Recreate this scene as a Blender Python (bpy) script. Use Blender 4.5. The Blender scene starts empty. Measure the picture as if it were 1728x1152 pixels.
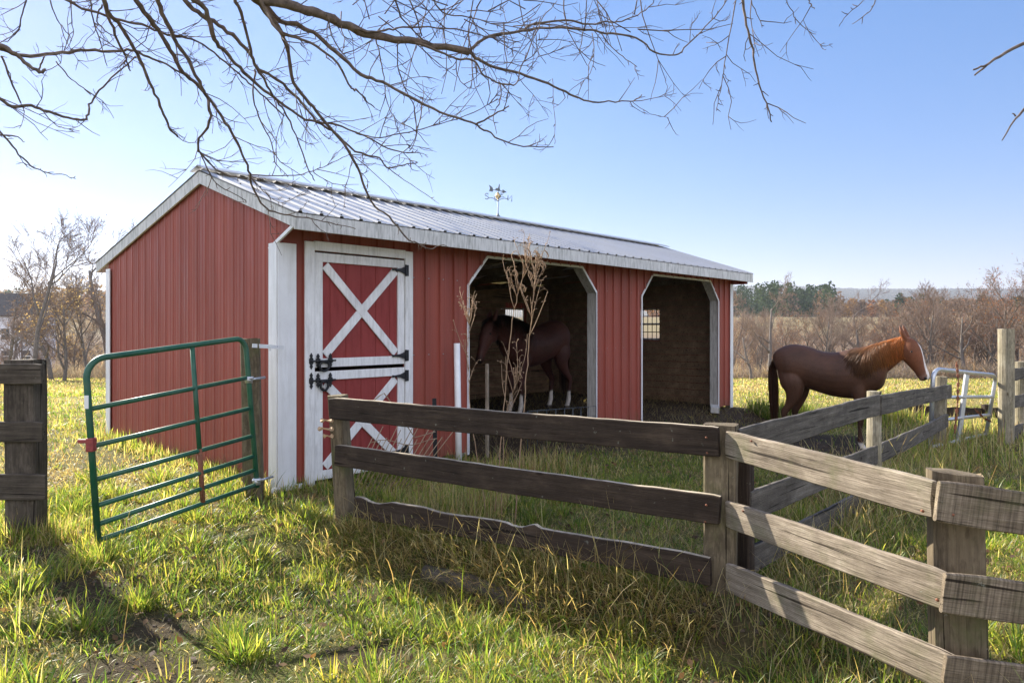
import bpy, math, random
import numpy as np
from mathutils import Vector, Matrix, noise as mnoise

R = math.radians
scene = bpy.context.scene
col = scene.collection

# ------------------------------------------------------------------ camera, sky, sun, exposure
EYE = 1.6                      # eye height above the yard
FPX, HOR = 1176.5, 555.2       # focal length and horizon in pixels of the 1728 px wide photograph
cd = bpy.data.cameras.new('camera')
cam = bpy.data.objects.new('camera', cd)
col.objects.link(cam)
cam.location = (0, 0, EYE)
cam.rotation_euler = (R(90), 0, 0)
cd.sensor_width = 36.0
cd.lens = 36.0 * FPX / 1728
cd.shift_y = (HOR - 576) / 1728
cd.clip_start = 0.05
cd.clip_end = 12000
scene.camera = cam

SUN_EL = R(30)
SUN_H = Vector((-0.72, 0.694, 0)).normalized()      # horizontal direction towards the sun
SUN = Vector((SUN_H.x * math.cos(SUN_EL), SUN_H.y * math.cos(SUN_EL), math.sin(SUN_EL)))
world = bpy.data.worlds.new('World')
scene.world = world
world.use_nodes = True
wn = world.node_tree.nodes
bg = wn['Background']
sky = wn.new('ShaderNodeTexSky')
sky.sky_type = 'NISHITA'
sky.sun_disc = False
sky.sun_elevation = SUN_EL
sky.sun_rotation = math.atan2(SUN_H.x, SUN_H.y)
sky.altitude = 100
sky.air_density = 1.0
sky.dust_density = 0.1
sky.ozone_density = 5.0
wl = world.node_tree.links
gm = wn.new('ShaderNodeGamma'); gm.inputs[1].default_value = 0.54      # a softer sky gradient
hs = wn.new('ShaderNodeHueSaturation'); hs.inputs['Saturation'].default_value = 1.6
tn = wn.new('ShaderNodeMix'); tn.data_type = 'RGBA'; tn.blend_type = 'MULTIPLY'; tn.inputs[0].default_value = 1.0
tn.inputs[7].default_value = (1.05, 0.84, 0.98, 1)
wl.new(sky.outputs[0], gm.inputs[0]); wl.new(gm.outputs[0], hs.inputs['Color']); wl.new(hs.outputs[0], tn.inputs[6])
# added fill light: the sky behind the camera is brightened to lift shaded walls
tcw = wn.new('ShaderNodeTexCoord'); sx = wn.new('ShaderNodeSeparateXYZ'); wl.new(tcw.outputs['Generated'], sx.inputs[0])
mr = wn.new('ShaderNodeMapRange'); mr.interpolation_type = 'SMOOTHSTEP'
mr.inputs[1].default_value = 0.35; mr.inputs[2].default_value = -0.75; mr.inputs[3].default_value = 0.0; mr.inputs[4].default_value = 0.8
wl.new(sx.outputs['Y'], mr.inputs[0])
nz = wn.new('ShaderNodeTexNoise'); nz.inputs['Scale'].default_value = 3.0; nz.inputs['Detail'].default_value = 6; wl.new(tcw.outputs['Generated'], nz.inputs['Vector'])
mu = wn.new('ShaderNodeMath'); mu.operation = 'MULTIPLY'; mu.inputs[1].default_value = 2.0; wl.new(nz.outputs['Fac'], mu.inputs[0])
mv_ = wn.new('ShaderNodeMath'); mv_.operation = 'MULTIPLY'; mv_.use_clamp = True; wl.new(mr.outputs[0], mv_.inputs[0]); wl.new(mu.outputs[0], mv_.inputs[1])
cl = wn.new('ShaderNodeMix'); cl.data_type = 'RGBA'; wl.new(mv_.outputs[0], cl.inputs[0]); wl.new(tn.outputs[2], cl.inputs[6])
cl.inputs[7].default_value = (4.5, 4.6, 5.3, 1)
wl.new(cl.outputs[2], bg.inputs[0])
bg.inputs[1].default_value = 0.14
sl = bpy.data.lights.new('sun', 'SUN')
sl.energy = 5.0
sl.angle = R(0.55)
sl.color = (1.0, 0.93, 0.80)
so = bpy.data.objects.new('sun', sl)
col.objects.link(so)
so.rotation_euler = SUN.to_track_quat('Z', 'Y').to_euler()
so.location = SUN * 60
scene.view_settings.view_transform = 'Standard'
scene.view_settings.look = 'None'
scene.view_settings.gamma = 1.0
scene.view_settings.exposure = 1.50
scene.cycles.max_bounces = 8
scene.cycles.transparent_max_bounces = 8
scene.cycles.sample_clamp_indirect = 6.0

# ------------------------------------------------------------------ helpers
def at(px, py, d):
    """point at depth d that stands where the photograph (1728 x 1152) shows it"""
    return Vector(((px - 864) / FPX * d, d, EYE - (py - HOR) / FPX * d))

def tag(o, label=None, cat=None, group=None, kind=None):
    if label: o['label'] = label
    if cat: o['category'] = cat
    if group: o['group'] = group
    if kind: o['kind'] = kind
    return o

def empty(name, loc, rz=0.0):
    o = bpy.data.objects.new(name, None)
    o.empty_display_size = 0.1
    col.objects.link(o)
    o.location = loc
    o.rotation_euler = (0, 0, rz)
    return o

def link_mesh(name, me, mat=None, parent=None):
    o = bpy.data.objects.new(name, me)
    col.objects.link(o)
    if mat is not None and len(me.materials) == 0:
        me.materials.append(mat)
    if parent is not None:
        o.parent = parent
    return o

class MB:
    def __init__(s):
        s.v, s.f, s.sm = [], [], []
    def add(s, vs, fs, smooth=False):
        n = len(s.v)
        s.v += [tuple(p) for p in vs]
        s.f += [tuple(i + n for i in q) for q in fs]
        s.sm += [smooth] * len(fs)
        return s
    def box(s, c, d, M=None):
        x, y, z = (k / 2 for k in d)
        vs = [Vector((c[0] + a * x, c[1] + b * y, c[2] + e * z)) for a in (-1, 1) for b in (-1, 1) for e in (-1, 1)]
        if M is not None: vs = [M @ v for v in vs]
        return s.add(vs, [(0, 1, 3, 2), (4, 6, 7, 5), (0, 4, 5, 1), (2, 3, 7, 6), (0, 2, 6, 4), (1, 5, 7, 3)])
    def bar(s, a, b, w, t, up=(0, 0, 1)):
        """rectangular bar from a to b, w along up, t across"""
        a, b, up = Vector(a), Vector(b), Vector(up)
        d = (b - a).normalized()
        y = up.cross(d).normalized()
        z = d.cross(y)
        vs = [p + y * (i * t / 2) + z * (j * w / 2) for p in (a, b) for i, j in ((-1, -1), (1, -1), (1, 1), (-1, 1))]
        return s.add(vs, [(3, 2, 1, 0), (4, 5, 6, 7), (0, 1, 5, 4), (1, 2, 6, 5), (2, 3, 7, 6), (3, 0, 4, 7)])
    def tube(s, pts, rad, n=6, cap=True, smooth=True):
        pts = [Vector(p) for p in pts]
        m = len(pts)
        rad = list(rad) if hasattr(rad, '__len__') else [rad] * m
        vs, fs, prev = [], [], None
        for i, p in enumerate(pts):
            t = (pts[min(i + 1, m - 1)] - pts[max(i - 1, 0)])
            t = t.normalized() if t.length > 1e-9 else Vector((0, 0, 1))
            if prev is None:
                a = Vector((0, 0, 1)) if abs(t.z) < 0.9 else Vector((1, 0, 0))
                prev = a.cross(t).normalized()
            x = (prev - t * prev.dot(t))
            x = x.normalized() if x.length > 1e-6 else t.orthogonal().normalized()
            y = t.cross(x)
            prev = x
            for k in range(n):
                a = 2 * math.pi * k / n
                vs.append(p + (x * math.cos(a) + y * math.sin(a)) * rad[i])
        for i in range(m - 1):
            for k in range(n):
                k2 = (k + 1) % n
                fs.append((i * n + k, i * n + k2, (i + 1) * n + k2, (i + 1) * n + k))
        if cap:
            fs.append(tuple(range(n))[::-1])
            fs.append(tuple((m - 1) * n + k for k in range(n)))
        return s.add(vs, fs, smooth)
    def prism(s, poly, M, depth):
        """polygon (x, y) extruded along local z by depth, placed by M"""
        n = len(poly)
        vs = [M @ Vector((x, y, 0)) for x, y in poly] + [M @ Vector((x, y, depth)) for x, y in poly]
        fs = [tuple(range(n))[::-1], tuple(range(n, 2 * n))] + [(k, (k + 1) % n, n + (k + 1) % n, n + k) for k in range(n)]
        return s.add(vs, fs)
    def sphere(s, c, r, nu=10, nv=6):
        c = Vector(c)
        r = Vector(r) if hasattr(r, '__len__') else Vector((r, r, r))
        vs = [c + Vector((0, 0, r.z))]
        for j in range(1, nv):
            b = math.pi * j / nv
            for i in range(nu):
                a = 2 * math.pi * i / nu
                vs.append(c + Vector((r.x * math.sin(b) * math.cos(a), r.y * math.sin(b) * math.sin(a), r.z * math.cos(b))))
        vs.append(c - Vector((0, 0, r.z)))
        fs = [(0, 1 + i, 1 + (i + 1) % nu) for i in range(nu)]
        for j in range(nv - 2):
            o = 1 + j * nu
            fs += [(o + i, o + nu + i, o + nu + (i + 1) % nu, o + (i + 1) % nu) for i in range(nu)]
        o = 1 + (nv - 2) * nu
        fs += [(o + i, len(vs) - 1, o + (i + 1) % nu) for i in range(nu)]
        return s.add(vs, fs, True)
    def mesh(s, name, mat=None):
        me = bpy.data.meshes.new(name)
        me.from_pydata(s.v, [], s.f)
        if any(s.sm):
            me.polygons.foreach_set('use_smooth', s.sm)
        me.update()
        if mat is not None: me.materials.append(mat)
        return me
    def build(s, name, mat=None, parent=None, bevel=0.0):
        o = link_mesh(name, s.mesh(name, mat), None, parent)
        if bevel:
            b = o.modifiers.new('bevel', 'BEVEL')
            b.width = bevel; b.segments = 2; b.limit_method = 'ANGLE'; b.angle_limit = R(35)
        return o

def np_mesh(name, verts, faces_quads=None, faces_tris=None, cols=None, mat=None, smooth=False):
    """big mesh from numpy arrays"""
    me = bpy.data.meshes.new(name)
    verts = np.asarray(verts, np.float32)
    me.vertices.add(len(verts))
    me.vertices.foreach_set('co', verts.ravel())
    idx, starts, n = [], [], 0
    if faces_quads is not None and len(faces_quads):
        q = np.asarray(faces_quads, np.int32)
        idx.append(q.ravel()); starts.append(np.arange(len(q)) * 4); n = q.size
    if faces_tris is not None and len(faces_tris):
        t = np.asarray(faces_tris, np.int32)
        idx.append(t.ravel()); starts.append(n + np.arange(len(t)) * 3)
    idx = np.concatenate(idx).astype(np.int32); starts = np.concatenate(starts).astype(np.int32)
    me.loops.add(len(idx)); me.loops.foreach_set('vertex_index', idx)
    me.polygons.add(len(starts)); me.polygons.foreach_set('loop_start', starts)
    if smooth:
        me.polygons.foreach_set('use_smooth', np.ones(len(starts), bool))
    if cols is not None:
        ca = me.attributes.new('Col', 'FLOAT_COLOR', 'POINT')
        c = np.ones((len(verts), 4), np.float32); c[:, :3] = cols
        ca.data.foreach_set('color', c.ravel())
    me.update(calc_edges=True)
    me.validate()
    if mat is not None: me.materials.append(mat)
    return me

# ------------------------------------------------------------------ materials
def new_mat(name):
    m = bpy.data.materials.new(name)
    m.use_nodes = True
    nt = m.node_tree
    return m, nt, nt.nodes['Principled BSDF']

def N(nt, typ, **kw):
    n = nt.nodes.new(typ)
    for k, v in kw.items():
        if k.startswith('i_'):
            n.inputs[k[2:]].default_value = v
        else:
            setattr(n, k, v)
    return n

def coords(nt, scale=(1, 1, 1), kind='Object', offset_by_object=True):
    tc = N(nt, 'ShaderNodeTexCoord')
    mp = N(nt, 'ShaderNodeMapping')
    mp.inputs['Scale'].default_value = scale
    nt.links.new(tc.outputs[kind], mp.inputs['Vector'])
    if offset_by_object:
        oi = N(nt, 'ShaderNodeObjectInfo')
        ml = N(nt, 'ShaderNodeMath', operation='MULTIPLY'); ml.inputs[1].default_value = 37.0
        cb = N(nt, 'ShaderNodeCombineXYZ')
        nt.links.new(oi.outputs['Random'], ml.inputs[0])
        nt.links.new(ml.outputs[0], cb.inputs[0]); nt.links.new(ml.outputs[0], cb.inputs[2])
        nt.links.new(cb.outputs[0], mp.inputs['Location'])
    return mp.outputs[0]

def noise(nt, vec, scale, detail=5, rough=0.6, dist=0.0):
    n = N(nt, 'ShaderNodeTexNoise')
    n.inputs['Scale'].default_value = scale
    n.inputs['Detail'].default_value = detail
    n.inputs['Roughness'].default_value = rough
    n.inputs['Distortion'].default_value = dist
    nt.links.new(vec, n.inputs['Vector'])
    return n.outputs['Fac']

def ramp(nt, fac, stops):
    r = N(nt, 'ShaderNodeValToRGB')
    e = r.color_ramp.elements
    while len(e) < len(stops): e.new(0.5)
    for k, (p, c) in enumerate(stops):
        e[k].position = p
        e[k].color = (*c, 1) if len(c) == 3 else c
    nt.links.new(fac, r.inputs[0])
    return r.outputs[0]

def mix(nt, fac, a, b, blend='MIX'):
    m = N(nt, 'ShaderNodeMix', data_type='RGBA', blend_type=blend)
    for sock, val in ((m.inputs[0], fac), (m.inputs[6], a), (m.inputs[7], b)):
        if hasattr(val, 'is_output'): nt.links.new(val, sock)
        elif hasattr(val, '__len__'): sock.default_value = (*val, 1) if len(val) == 3 else val
        else: sock.default_value = val
    return m.outputs[2]

def bump(nt, bs, h, strength=0.3, dist=0.01):
    b = N(nt, 'ShaderNodeBump')
    b.inputs['Strength'].default_value = strength
    b.inputs['Distance'].default_value = dist
    nt.links.new(h, b.inputs['Height'])
    nt.links.new(b.outputs[0], bs.inputs['Normal'])

def mat_wood(name, dark, mid, light, green=0.0, grain=1.0, rough=0.85, bstr=0.6, sawn=0.0):
    """weathered plank: grain runs along the object's x axis"""
    m, nt, bs = new_mat(name)
    g = coords(nt, (1.2, 26 * grain, 26 * grain))
    b = coords(nt, (1.0, 2.6, 2.6))
    gr = noise(nt, g, 1.6, 8, 0.68, 0.5)
    st = noise(nt, b, 2.2, 6, 0.62)
    c1 = ramp(nt, gr, [(0.28, dark), (0.5, mid), (0.74, light)])
    c2 = ramp(nt, st, [(0.3, tuple(k * 0.55 for k in mid)), (0.52, mid), (0.72, tuple(min(1, k * 1.25) for k in light))])
    c = mix(nt, 0.42, c1, c2)
    fine = noise(nt, coords(nt, (3, 90, 90)), 2.0, 3, 0.6)
    cr = ramp(nt, fine, [(0.30, (0.25, 0.22, 0.2)), (0.42, (1, 1, 1))])
    c = mix(nt, 0.75, c, cr, 'MULTIPLY')
    rings = N(nt, 'ShaderNodeTexWave', wave_type='BANDS', bands_direction='Z')
    rings.inputs['Scale'].default_value = 22; rings.inputs['Distortion'].default_value = 7; rings.inputs['Detail'].default_value = 3; rings.inputs['Detail Scale'].default_value = 0.9
    nt.links.new(coords(nt, (0.55, 1.5, 1.5)), rings.inputs['Vector'])
    c = mix(nt, 0.22 if sawn else 0.42, c, ramp(nt, rings.outputs['Fac'], [(0.15, (0.50, 0.47, 0.44)), (0.55, (1.12, 1.1, 1.08))]), 'MULTIPLY')
    ck = noise(nt, coords(nt, (0.9, 34, 34)), 1.1, 2, 0.5, 0.3)
    c = mix(nt, 1.0, c, ramp(nt, ck, [(0.325, (0.16, 0.14, 0.12)), (0.345, (1, 1, 1))]), 'MULTIPLY')
    vo = N(nt, 'ShaderNodeTexVoronoi'); vo.inputs['Scale'].default_value = 2.6; vo.inputs['Randomness'].default_value = 1.0
    nt.links.new(coords(nt, (1.0, 3.0, 2.2)), vo.inputs['Vector'])          # knots
    c = mix(nt, 0.9, c, ramp(nt, vo.outputs['Distance'], [(0.045, (0.22, 0.17, 0.13)), (0.085, (0.75, 0.70, 0.65)), (0.10, (1, 1, 1))]), 'MULTIPLY')
    bl_ = noise(nt, coords(nt, (1, 1, 1)), 6, 7, 0.75)
    c = mix(nt, 0.6, c, ramp(nt, bl_, [(0.35, (0.55, 0.52, 0.50)), (0.6, (1.1, 1.1, 1.1))]), 'MULTIPLY')
    if sawn:
        sw_ = noise(nt, coords(nt, (75, 2.0, 2.0)), 1.0, 3, 0.6)
        c = mix(nt, sawn, c, ramp(nt, sw_, [(0.35, (0.35, 0.33, 0.31)), (0.62, (1.2, 1.18, 1.15))]), 'MULTIPLY')
    if green:
        gm = ramp(nt, noise(nt, coords(nt, (1, 1, 1)), 3.1, 6, 0.7), [(0.50, (0, 0, 0)), (0.68, (green, green, green))])
        c = mix(nt, gm, c, (0.11, 0.115, 0.045))
    lm = ramp(nt, noise(nt, coords(nt, (1, 1, 1)), 17, 4, 0.7), [(0.66, (0, 0, 0)), (0.72, (0.5, 0.5, 0.5))])
    c = mix(nt, lm, c, (0.30, 0.31, 0.26))
    nt.links.new(c, bs.inputs['Base Color'])
    bs.inputs['Roughness'].default_value = rough
    bs.inputs['Specular IOR Level'].default_value = 0.25
    bump(nt, bs, gr, bstr, 0.012)
    return m

def mat_paint(name, colr, dirt, amount=0.35, scale=3.0, rough=0.5, metallic=0.0, streak=True, fleck=None, var=0.12, spec=0.5, splash=False):
    m, nt, bs = new_mat(name)
    v = coords(nt, (6, 6, 0.8) if streak else (1, 1, 1))
    st = noise(nt, v, scale, 7, 0.65)
    sp = noise(nt, coords(nt, (1, 1, 1)), scale * 0.5, 8, 0.7)
    base = mix(nt, ramp(nt, sp, [(0.3, (0, 0, 0)), (0.7, (1, 1, 1))]), tuple(k * (1 - var) for k in colr), tuple(min(1, k * (1 + var)) for k in colr))
    msk = ramp(nt, st, [(0.45, (0, 0, 0)), (0.72, (amount, amount, amount))])
    c = mix(nt, msk, base, dirt)
    if fleck:
        fl = ramp(nt, noise(nt, coords(nt, (1, 1, 1)), 38, 5, 0.75), [(0.66, (0, 0, 0)), (0.70, (0.8, 0.8, 0.8))])
        c = mix(nt, fl, c, fleck)
    if splash:      # mud splashed up from the ground, and sheet-wide fading
        tc = N(nt, 'ShaderNodeTexCoord'); sp_ = N(nt, 'ShaderNodeSeparateXYZ'); nt.links.new(tc.outputs['Object'], sp_.inputs[0])
        nn = noise(nt, coords(nt, (3, 3, 1.2), offset_by_object=False), 2.5, 8, 0.75)
        ad = N(nt, 'ShaderNodeMath', operation='MULTIPLY_ADD'); ad.inputs[1].default_value = -1.1; ad.inputs[2].default_value = 0.80
        nt.links.new(nn, ad.inputs[0])
        sb_ = N(nt, 'ShaderNodeMath', operation='SUBTRACT'); nt.links.new(ad.outputs[0], sb_.inputs[0]); nt.links.new(sp_.outputs['Z'], sb_.inputs[1])
        c = mix(nt, ramp(nt, sb_.outputs[0], [(0.0, (0, 0, 0)), (0.35, (0.75, 0.75, 0.75))]), c, (0.20, 0.115, 0.07))
        fd = noise(nt, coords(nt, (4.5, 4.5, 0.25)), 1.0, 3, 0.5)
        c = mix(nt, 1.0, c, ramp(nt, fd, [(0.30, (0.86, 0.85, 0.85)), (0.70, (1.12, 1.12, 1.10))]), 'MULTIPLY')
        sc_ = ramp(nt, noise(nt, coords(nt, (1, 1, 0.6)), 26, 4, 0.8), [(0.70, (0, 0, 0)), (0.735, (0.6, 0.6, 0.6))])
        c = mix(nt, sc_, c, (0.46, 0.30, 0.26))
    nt.links.new(c, bs.inputs['Base Color'])
    bs.inputs['Metallic'].default_value = metallic
    bs.inputs['Specular IOR Level'].default_value = spec
    rr = ramp(nt, st, [(0.3, (rough * 0.8,) * 3), (0.7, (min(1, rough * 1.35),) * 3)])
    nt.links.new(rr, bs.inputs['Roughness'])
    bump(nt, bs, sp, 0.08, 0.01)
    return m

def mat_plain(name, colr, rough=0.6, metallic=0.0, var=0.25, scale=14.0, bstr=0.15):
    m, nt, bs = new_mat(name)
    n = noise(nt, coords(nt), scale, 6, 0.65)
    c = ramp(nt, n, [(0.3, tuple(k * (1 - var) for k in colr)), (0.7, tuple(min(1, k * (1 + var)) for k in colr))])
    nt.links.new(c, bs.inputs['Base Color'])
    bs.inputs['Roughness'].default_value = rough
    bs.inputs['Metallic'].default_value = metallic
    bump(nt, bs, n, bstr, 0.01)
    return m

def mat_leafy(name, trans=0.45, rough=0.55, tint=(1, 1, 1), spec=0.35):
    """blades and leaves: colour per blade, light shines through"""
    m, nt, bs = new_mat(name)
    a = N(nt, 'ShaderNodeAttribute', attribute_name='Col')
    c = mix(nt, 1.0, a.outputs['Color'], tint, 'MULTIPLY')
    nt.links.new(c, bs.inputs['Base Color'])
    bs.inputs['Roughness'].default_value = rough
    bs.inputs['Specular IOR Level'].default_value = spec
    tr = N(nt, 'ShaderNodeBsdfTranslucent')
    nt.links.new(mix(nt, 1.0, c, (1.35, 1.30, 0.75), 'MULTIPLY'), tr.inputs['Color'])
    ms = N(nt, 'ShaderNodeMixShader'); ms.inputs[0].default_value = trans
    nt.links.new(bs.outputs[0], ms.inputs[1]); nt.links.new(tr.outputs[0], ms.inputs[2])
    nt.links.new(ms.outputs[0], nt.nodes['Material Output'].inputs['Surface'])
    return m

M = {}
M['red_metal'] = mat_paint('red_metal', (0.30, 0.072, 0.050), (0.27, 0.105, 0.080), 0.40, 1.4, 0.5, spec=0.3, var=0.10, splash=True)
M['red_wood'] = mat_paint('red_wood', (0.27, 0.042, 0.038), (0.18, 0.030, 0.027), 0.6, 4.0, 0.6, spec=0.3)
M['white_paint'] = mat_paint('white_paint', (0.80, 0.80, 0.79), (0.42, 0.41, 0.38), 0.55, 5.0, 0.5)
M['white_metal'] = mat_paint('white_metal', (0.80, 0.81, 0.82), (0.50, 0.49, 0.45), 0.45, 2.0, 0.38)
M['fascia'] = mat_paint('fascia_white', (0.66, 0.66, 0.64), (0.24, 0.25, 0.23), 0.85, 6.0, 0.6)
M['roof'] = mat_paint('roof_metal', (0.41, 0.41, 0.42), (0.34, 0.33, 0.31), 0.6, 2.0, 0.33, metallic=0.55, streak=False, fleck=(0.22, 0.15, 0.10))
M['frame_wood'] = mat_paint('frame_wood', (0.52, 0.50, 0.46), (0.20, 0.18, 0.15), 0.8, 5.0, 0.75)
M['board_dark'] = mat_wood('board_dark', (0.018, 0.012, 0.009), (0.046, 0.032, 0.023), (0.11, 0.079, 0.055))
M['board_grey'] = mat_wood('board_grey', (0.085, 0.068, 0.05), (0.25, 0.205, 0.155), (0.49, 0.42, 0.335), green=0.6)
M['board_sawn'] = mat_wood('board_sawn', (0.10, 0.075, 0.052), (0.22, 0.175, 0.125), (0.36, 0.30, 0.225), green=0.4, sawn=0.8)
M['board_top_lit'] = mat_wood('board_top_lit', (0.24, 0.20, 0.14), (0.50, 0.43, 0.32), (0.66, 0.59, 0.47))  # pale weathered tops, lightened to put the sunlit rim into the colour
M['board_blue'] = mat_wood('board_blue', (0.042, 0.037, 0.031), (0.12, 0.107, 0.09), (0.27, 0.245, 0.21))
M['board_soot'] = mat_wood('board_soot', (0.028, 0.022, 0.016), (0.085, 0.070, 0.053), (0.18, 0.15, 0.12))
M['post_wood'] = mat_wood('post_wood', (0.06, 0.045, 0.03), (0.16, 0.125, 0.08), (0.29, 0.235, 0.15), green=0.7)
M['post_pale'] = mat_wood('post_pale', (0.15, 0.13, 0.085), (0.34, 0.30, 0.21), (0.48, 0.43, 0.33), green=0.3)
M['lining'] = mat_wood('lining_plank', (0.085, 0.052, 0.030), (0.23, 0.145, 0.082), (0.40, 0.27, 0.16))
M['rafter'] = mat_wood('rafter_wood', (0.10, 0.075, 0.05), (0.20, 0.155, 0.105), (0.30, 0.24, 0.17))
M['green_pipe'] = mat_paint('green_pipe', (0.014, 0.10, 0.054), (0.07, 0.105, 0.07), 0.6, 9.0, 0.42, streak=False, fleck=(0.16, 0.075, 0.04), var=0.3)
M['galv'] = mat_plain('galvanized', (0.55, 0.57, 0.60), 0.38, 0.75, 0.15)
M['galv_screw'] = mat_plain('galv_screw', (0.30, 0.27, 0.26), 0.5, 0.4, 0.2)
M['rust'] = mat_plain('rust', (0.22, 0.085, 0.045), 0.85, 0.1, 0.45, 25)
M['iron'] = mat_plain('black_iron', (0.018, 0.019, 0.022), 0.5, 0.4, 0.3)
M['pvc'] = mat_plain('pvc', (0.82, 0.82, 0.80), 0.4, 0, 0.06)
M['bark'] = mat_plain('bark', (0.145, 0.108, 0.085), 0.9, 0, 0.5, 30, 0.6)
M['bark_grey'] = mat_plain('bark_grey', (0.14, 0.12, 0.105), 0.92, 0, 0.35, 8, 0.4)
M['fine_twig'] = mat_plain('fine_twig', (0.11, 0.075, 0.06), 0.9, 0, 0.3, 30, 0.0)
M['twig'] = mat_plain('twig', (0.20, 0.145, 0.115), 0.92, 0, 0.3, 2, 0.0)
M['brass'] = mat_plain('brass', (0.55, 0.42, 0.22), 0.35, 0.8, 0.2)
M['vane'] = mat_plain('vane_metal', (0.14, 0.16, 0.17), 0.5, 0.6, 0.3)
M['weed'] = mat_leafy('weed_stalk', 0.12, 0.8)
M['grass'] = mat_leafy('grass_blade', 0.62, 0.42, spec=0.5)
M['leaf'] = mat_leafy('leaf', 0.45, 0.7)
M['soil'] = mat_plain('soil', (0.07, 0.05, 0.034), 0.95, 0, 0.5, 9, 1.0)
# ------------------------------------------------------------------ the ground
def sstep(a, b, x):
    t = np.clip((x - a) / (b - a), 0, 1)
    return t * t * (3 - 2 * t)

def wav(x, y, s, seed):
    r = np.random.RandomState(seed)
    z = 0
    for k in range(7):
        a = r.uniform(0, 6.283); f = s * r.uniform(0.5, 2.2); ph = r.uniform(0, 6.283)
        z = z + np.sin((x * np.cos(a) + y * np.sin(a)) * f + ph) / 7
    return z

BU = np.array([0.67797181, 0.7350879]); BV = np.array([-0.7350879, 0.67797181]); BC = np.array([-2.30, 6.868])
BL, BW = 9.96, 4.85            # shed length and depth
def barn_st(x, y):
    dx, dy = x - BC[0], y - BC[1]
    return dx * BU[0] + dy * BU[1], dx * BV[0] + dy * BV[1]

FA, FB = np.array([-1.46, 5.66]), np.array([1.19, 4.03])      # the front fence run
def ground_z(x, y):
    x = np.asarray(x, float); y = np.asarray(y, float)
    z = np.interp(y, [-60, 11, 22, 50, 62, 90, 150, 300, 420, 600, 1200, 2300, 3000, 3600, 5200],
                  [0, 0, -0.55, -1.95, -3.2, -8.5, -8.5, 6.5, 9, 4, 0, 70, 168, 178, 65])
    far = sstep(1500, 2600, y)
    z = z + far * (22 * wav(x, y, 0.0022, 5) + 8 * wav(x, y, 0.009, 6))
    s, t = barn_st(x, y)
    inside = sstep(-0.8, 0.0, s) * sstep(BL + 0.9, BL, s) * sstep(-0.9, 0.1, t) * sstep(BW + 1.0, BW, t)
    z = z + 0.05 * wav(x, y, 1.3, 1) * sstep(60, 20, y) * (1 - inside) + 0.03 * wav(x, y, 4.0, 2) * sstep(14, 8, y) * (1 - inside)
    z = z - 0.14 * sstep(2.5, 6.0, x) * sstep(25, 12, y) * sstep(4.0, 7.5, y) * (1 - inside)
    z = z * (1 - inside) + inside * 0.06 * sstep(0.0, 0.8, t)
    # bank along the front fence: the paddock side stands higher than the lane side
    d = FB - FA; L = np.hypot(*d); e = d / L
    a = (x - FA[0]) * e[0] + (y - FA[1]) * e[1]
    b = -(x - FA[0]) * e[1] + (y - FA[1]) * e[0]
    on = sstep(-0.5, 0.7, a) * sstep(L + 1.4, L + 0.2, a)
    z = z - 0.17 * on * sstep(0.05, -0.42, b) * sstep(-2.6, -0.5, b)
    z = z + 0.05 * on * sstep(-0.5, 0.0, b) * sstep(0.7, 0.05, b)
    # tussock bank by the far corner of the shed
    z = z + 0.22 * np.exp(-(((x - 5.15) / 0.55) ** 2 + ((y - 13.6) / 0.7) ** 2))
    z = z + 0.30 * np.exp(-(((x - 6.6) / 0.8) ** 2 + ((y - 12.6) / 0.7) ** 2)) * 0.8
    return z

def dirt_mask(x, y):
    """0 grass .. 1 bare soil"""
    s, t = barn_st(x, y)
    n = wav(x, y, 2.2, 11) * 0.9 + wav(x, y, 5.5, 12) * 0.5
    m = sstep(-1.8, -0.9, t + 0.5 * n) * sstep(BW + 0.6, BW, t) * sstep(2.1, 2.7, s + 0.2 * n) * sstep(BL + 0.5, BL - 0.2, s)
    m = np.maximum(m, sstep(2.0, 1.1, np.hypot((x - 4.6) / 1.35, (y - 10.2) / 0.85) + 0.5 * n))
    for cx, cy, r in ((-1.75, 3.25, 0.34), (-2.0, 3.85, 0.30), (-2.55, 4.35, 0.30), (-1.2, 4.7, 0.30), (0.9, 3.25, 0.35), (-0.75, 3.6, 0.22), (-3.4, 4.9, 0.28)):
        m = np.maximum(m, 0.92 * sstep(1.25, 0.45, np.hypot(x - cx, y - cy) / r + 0.7 * n + 0.35 * wav(x, y, 11, 13)))
    d = FB - FA; L = np.hypot(*d); e = d / L
    a = (x - FA[0]) * e[0] + (y - FA[1]) * e[1]
    b = -(x - FA[0]) * e[1] + (y - FA[1]) * e[0]
    m = np.maximum(m, 0.75 * sstep(0.4, 1.1, a) * sstep(L + 1.0, L, a) * sstep(-0.55, -0.2, b + 0.12 * n) * sstep(0.1, -0.05, b))
    return m

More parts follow.
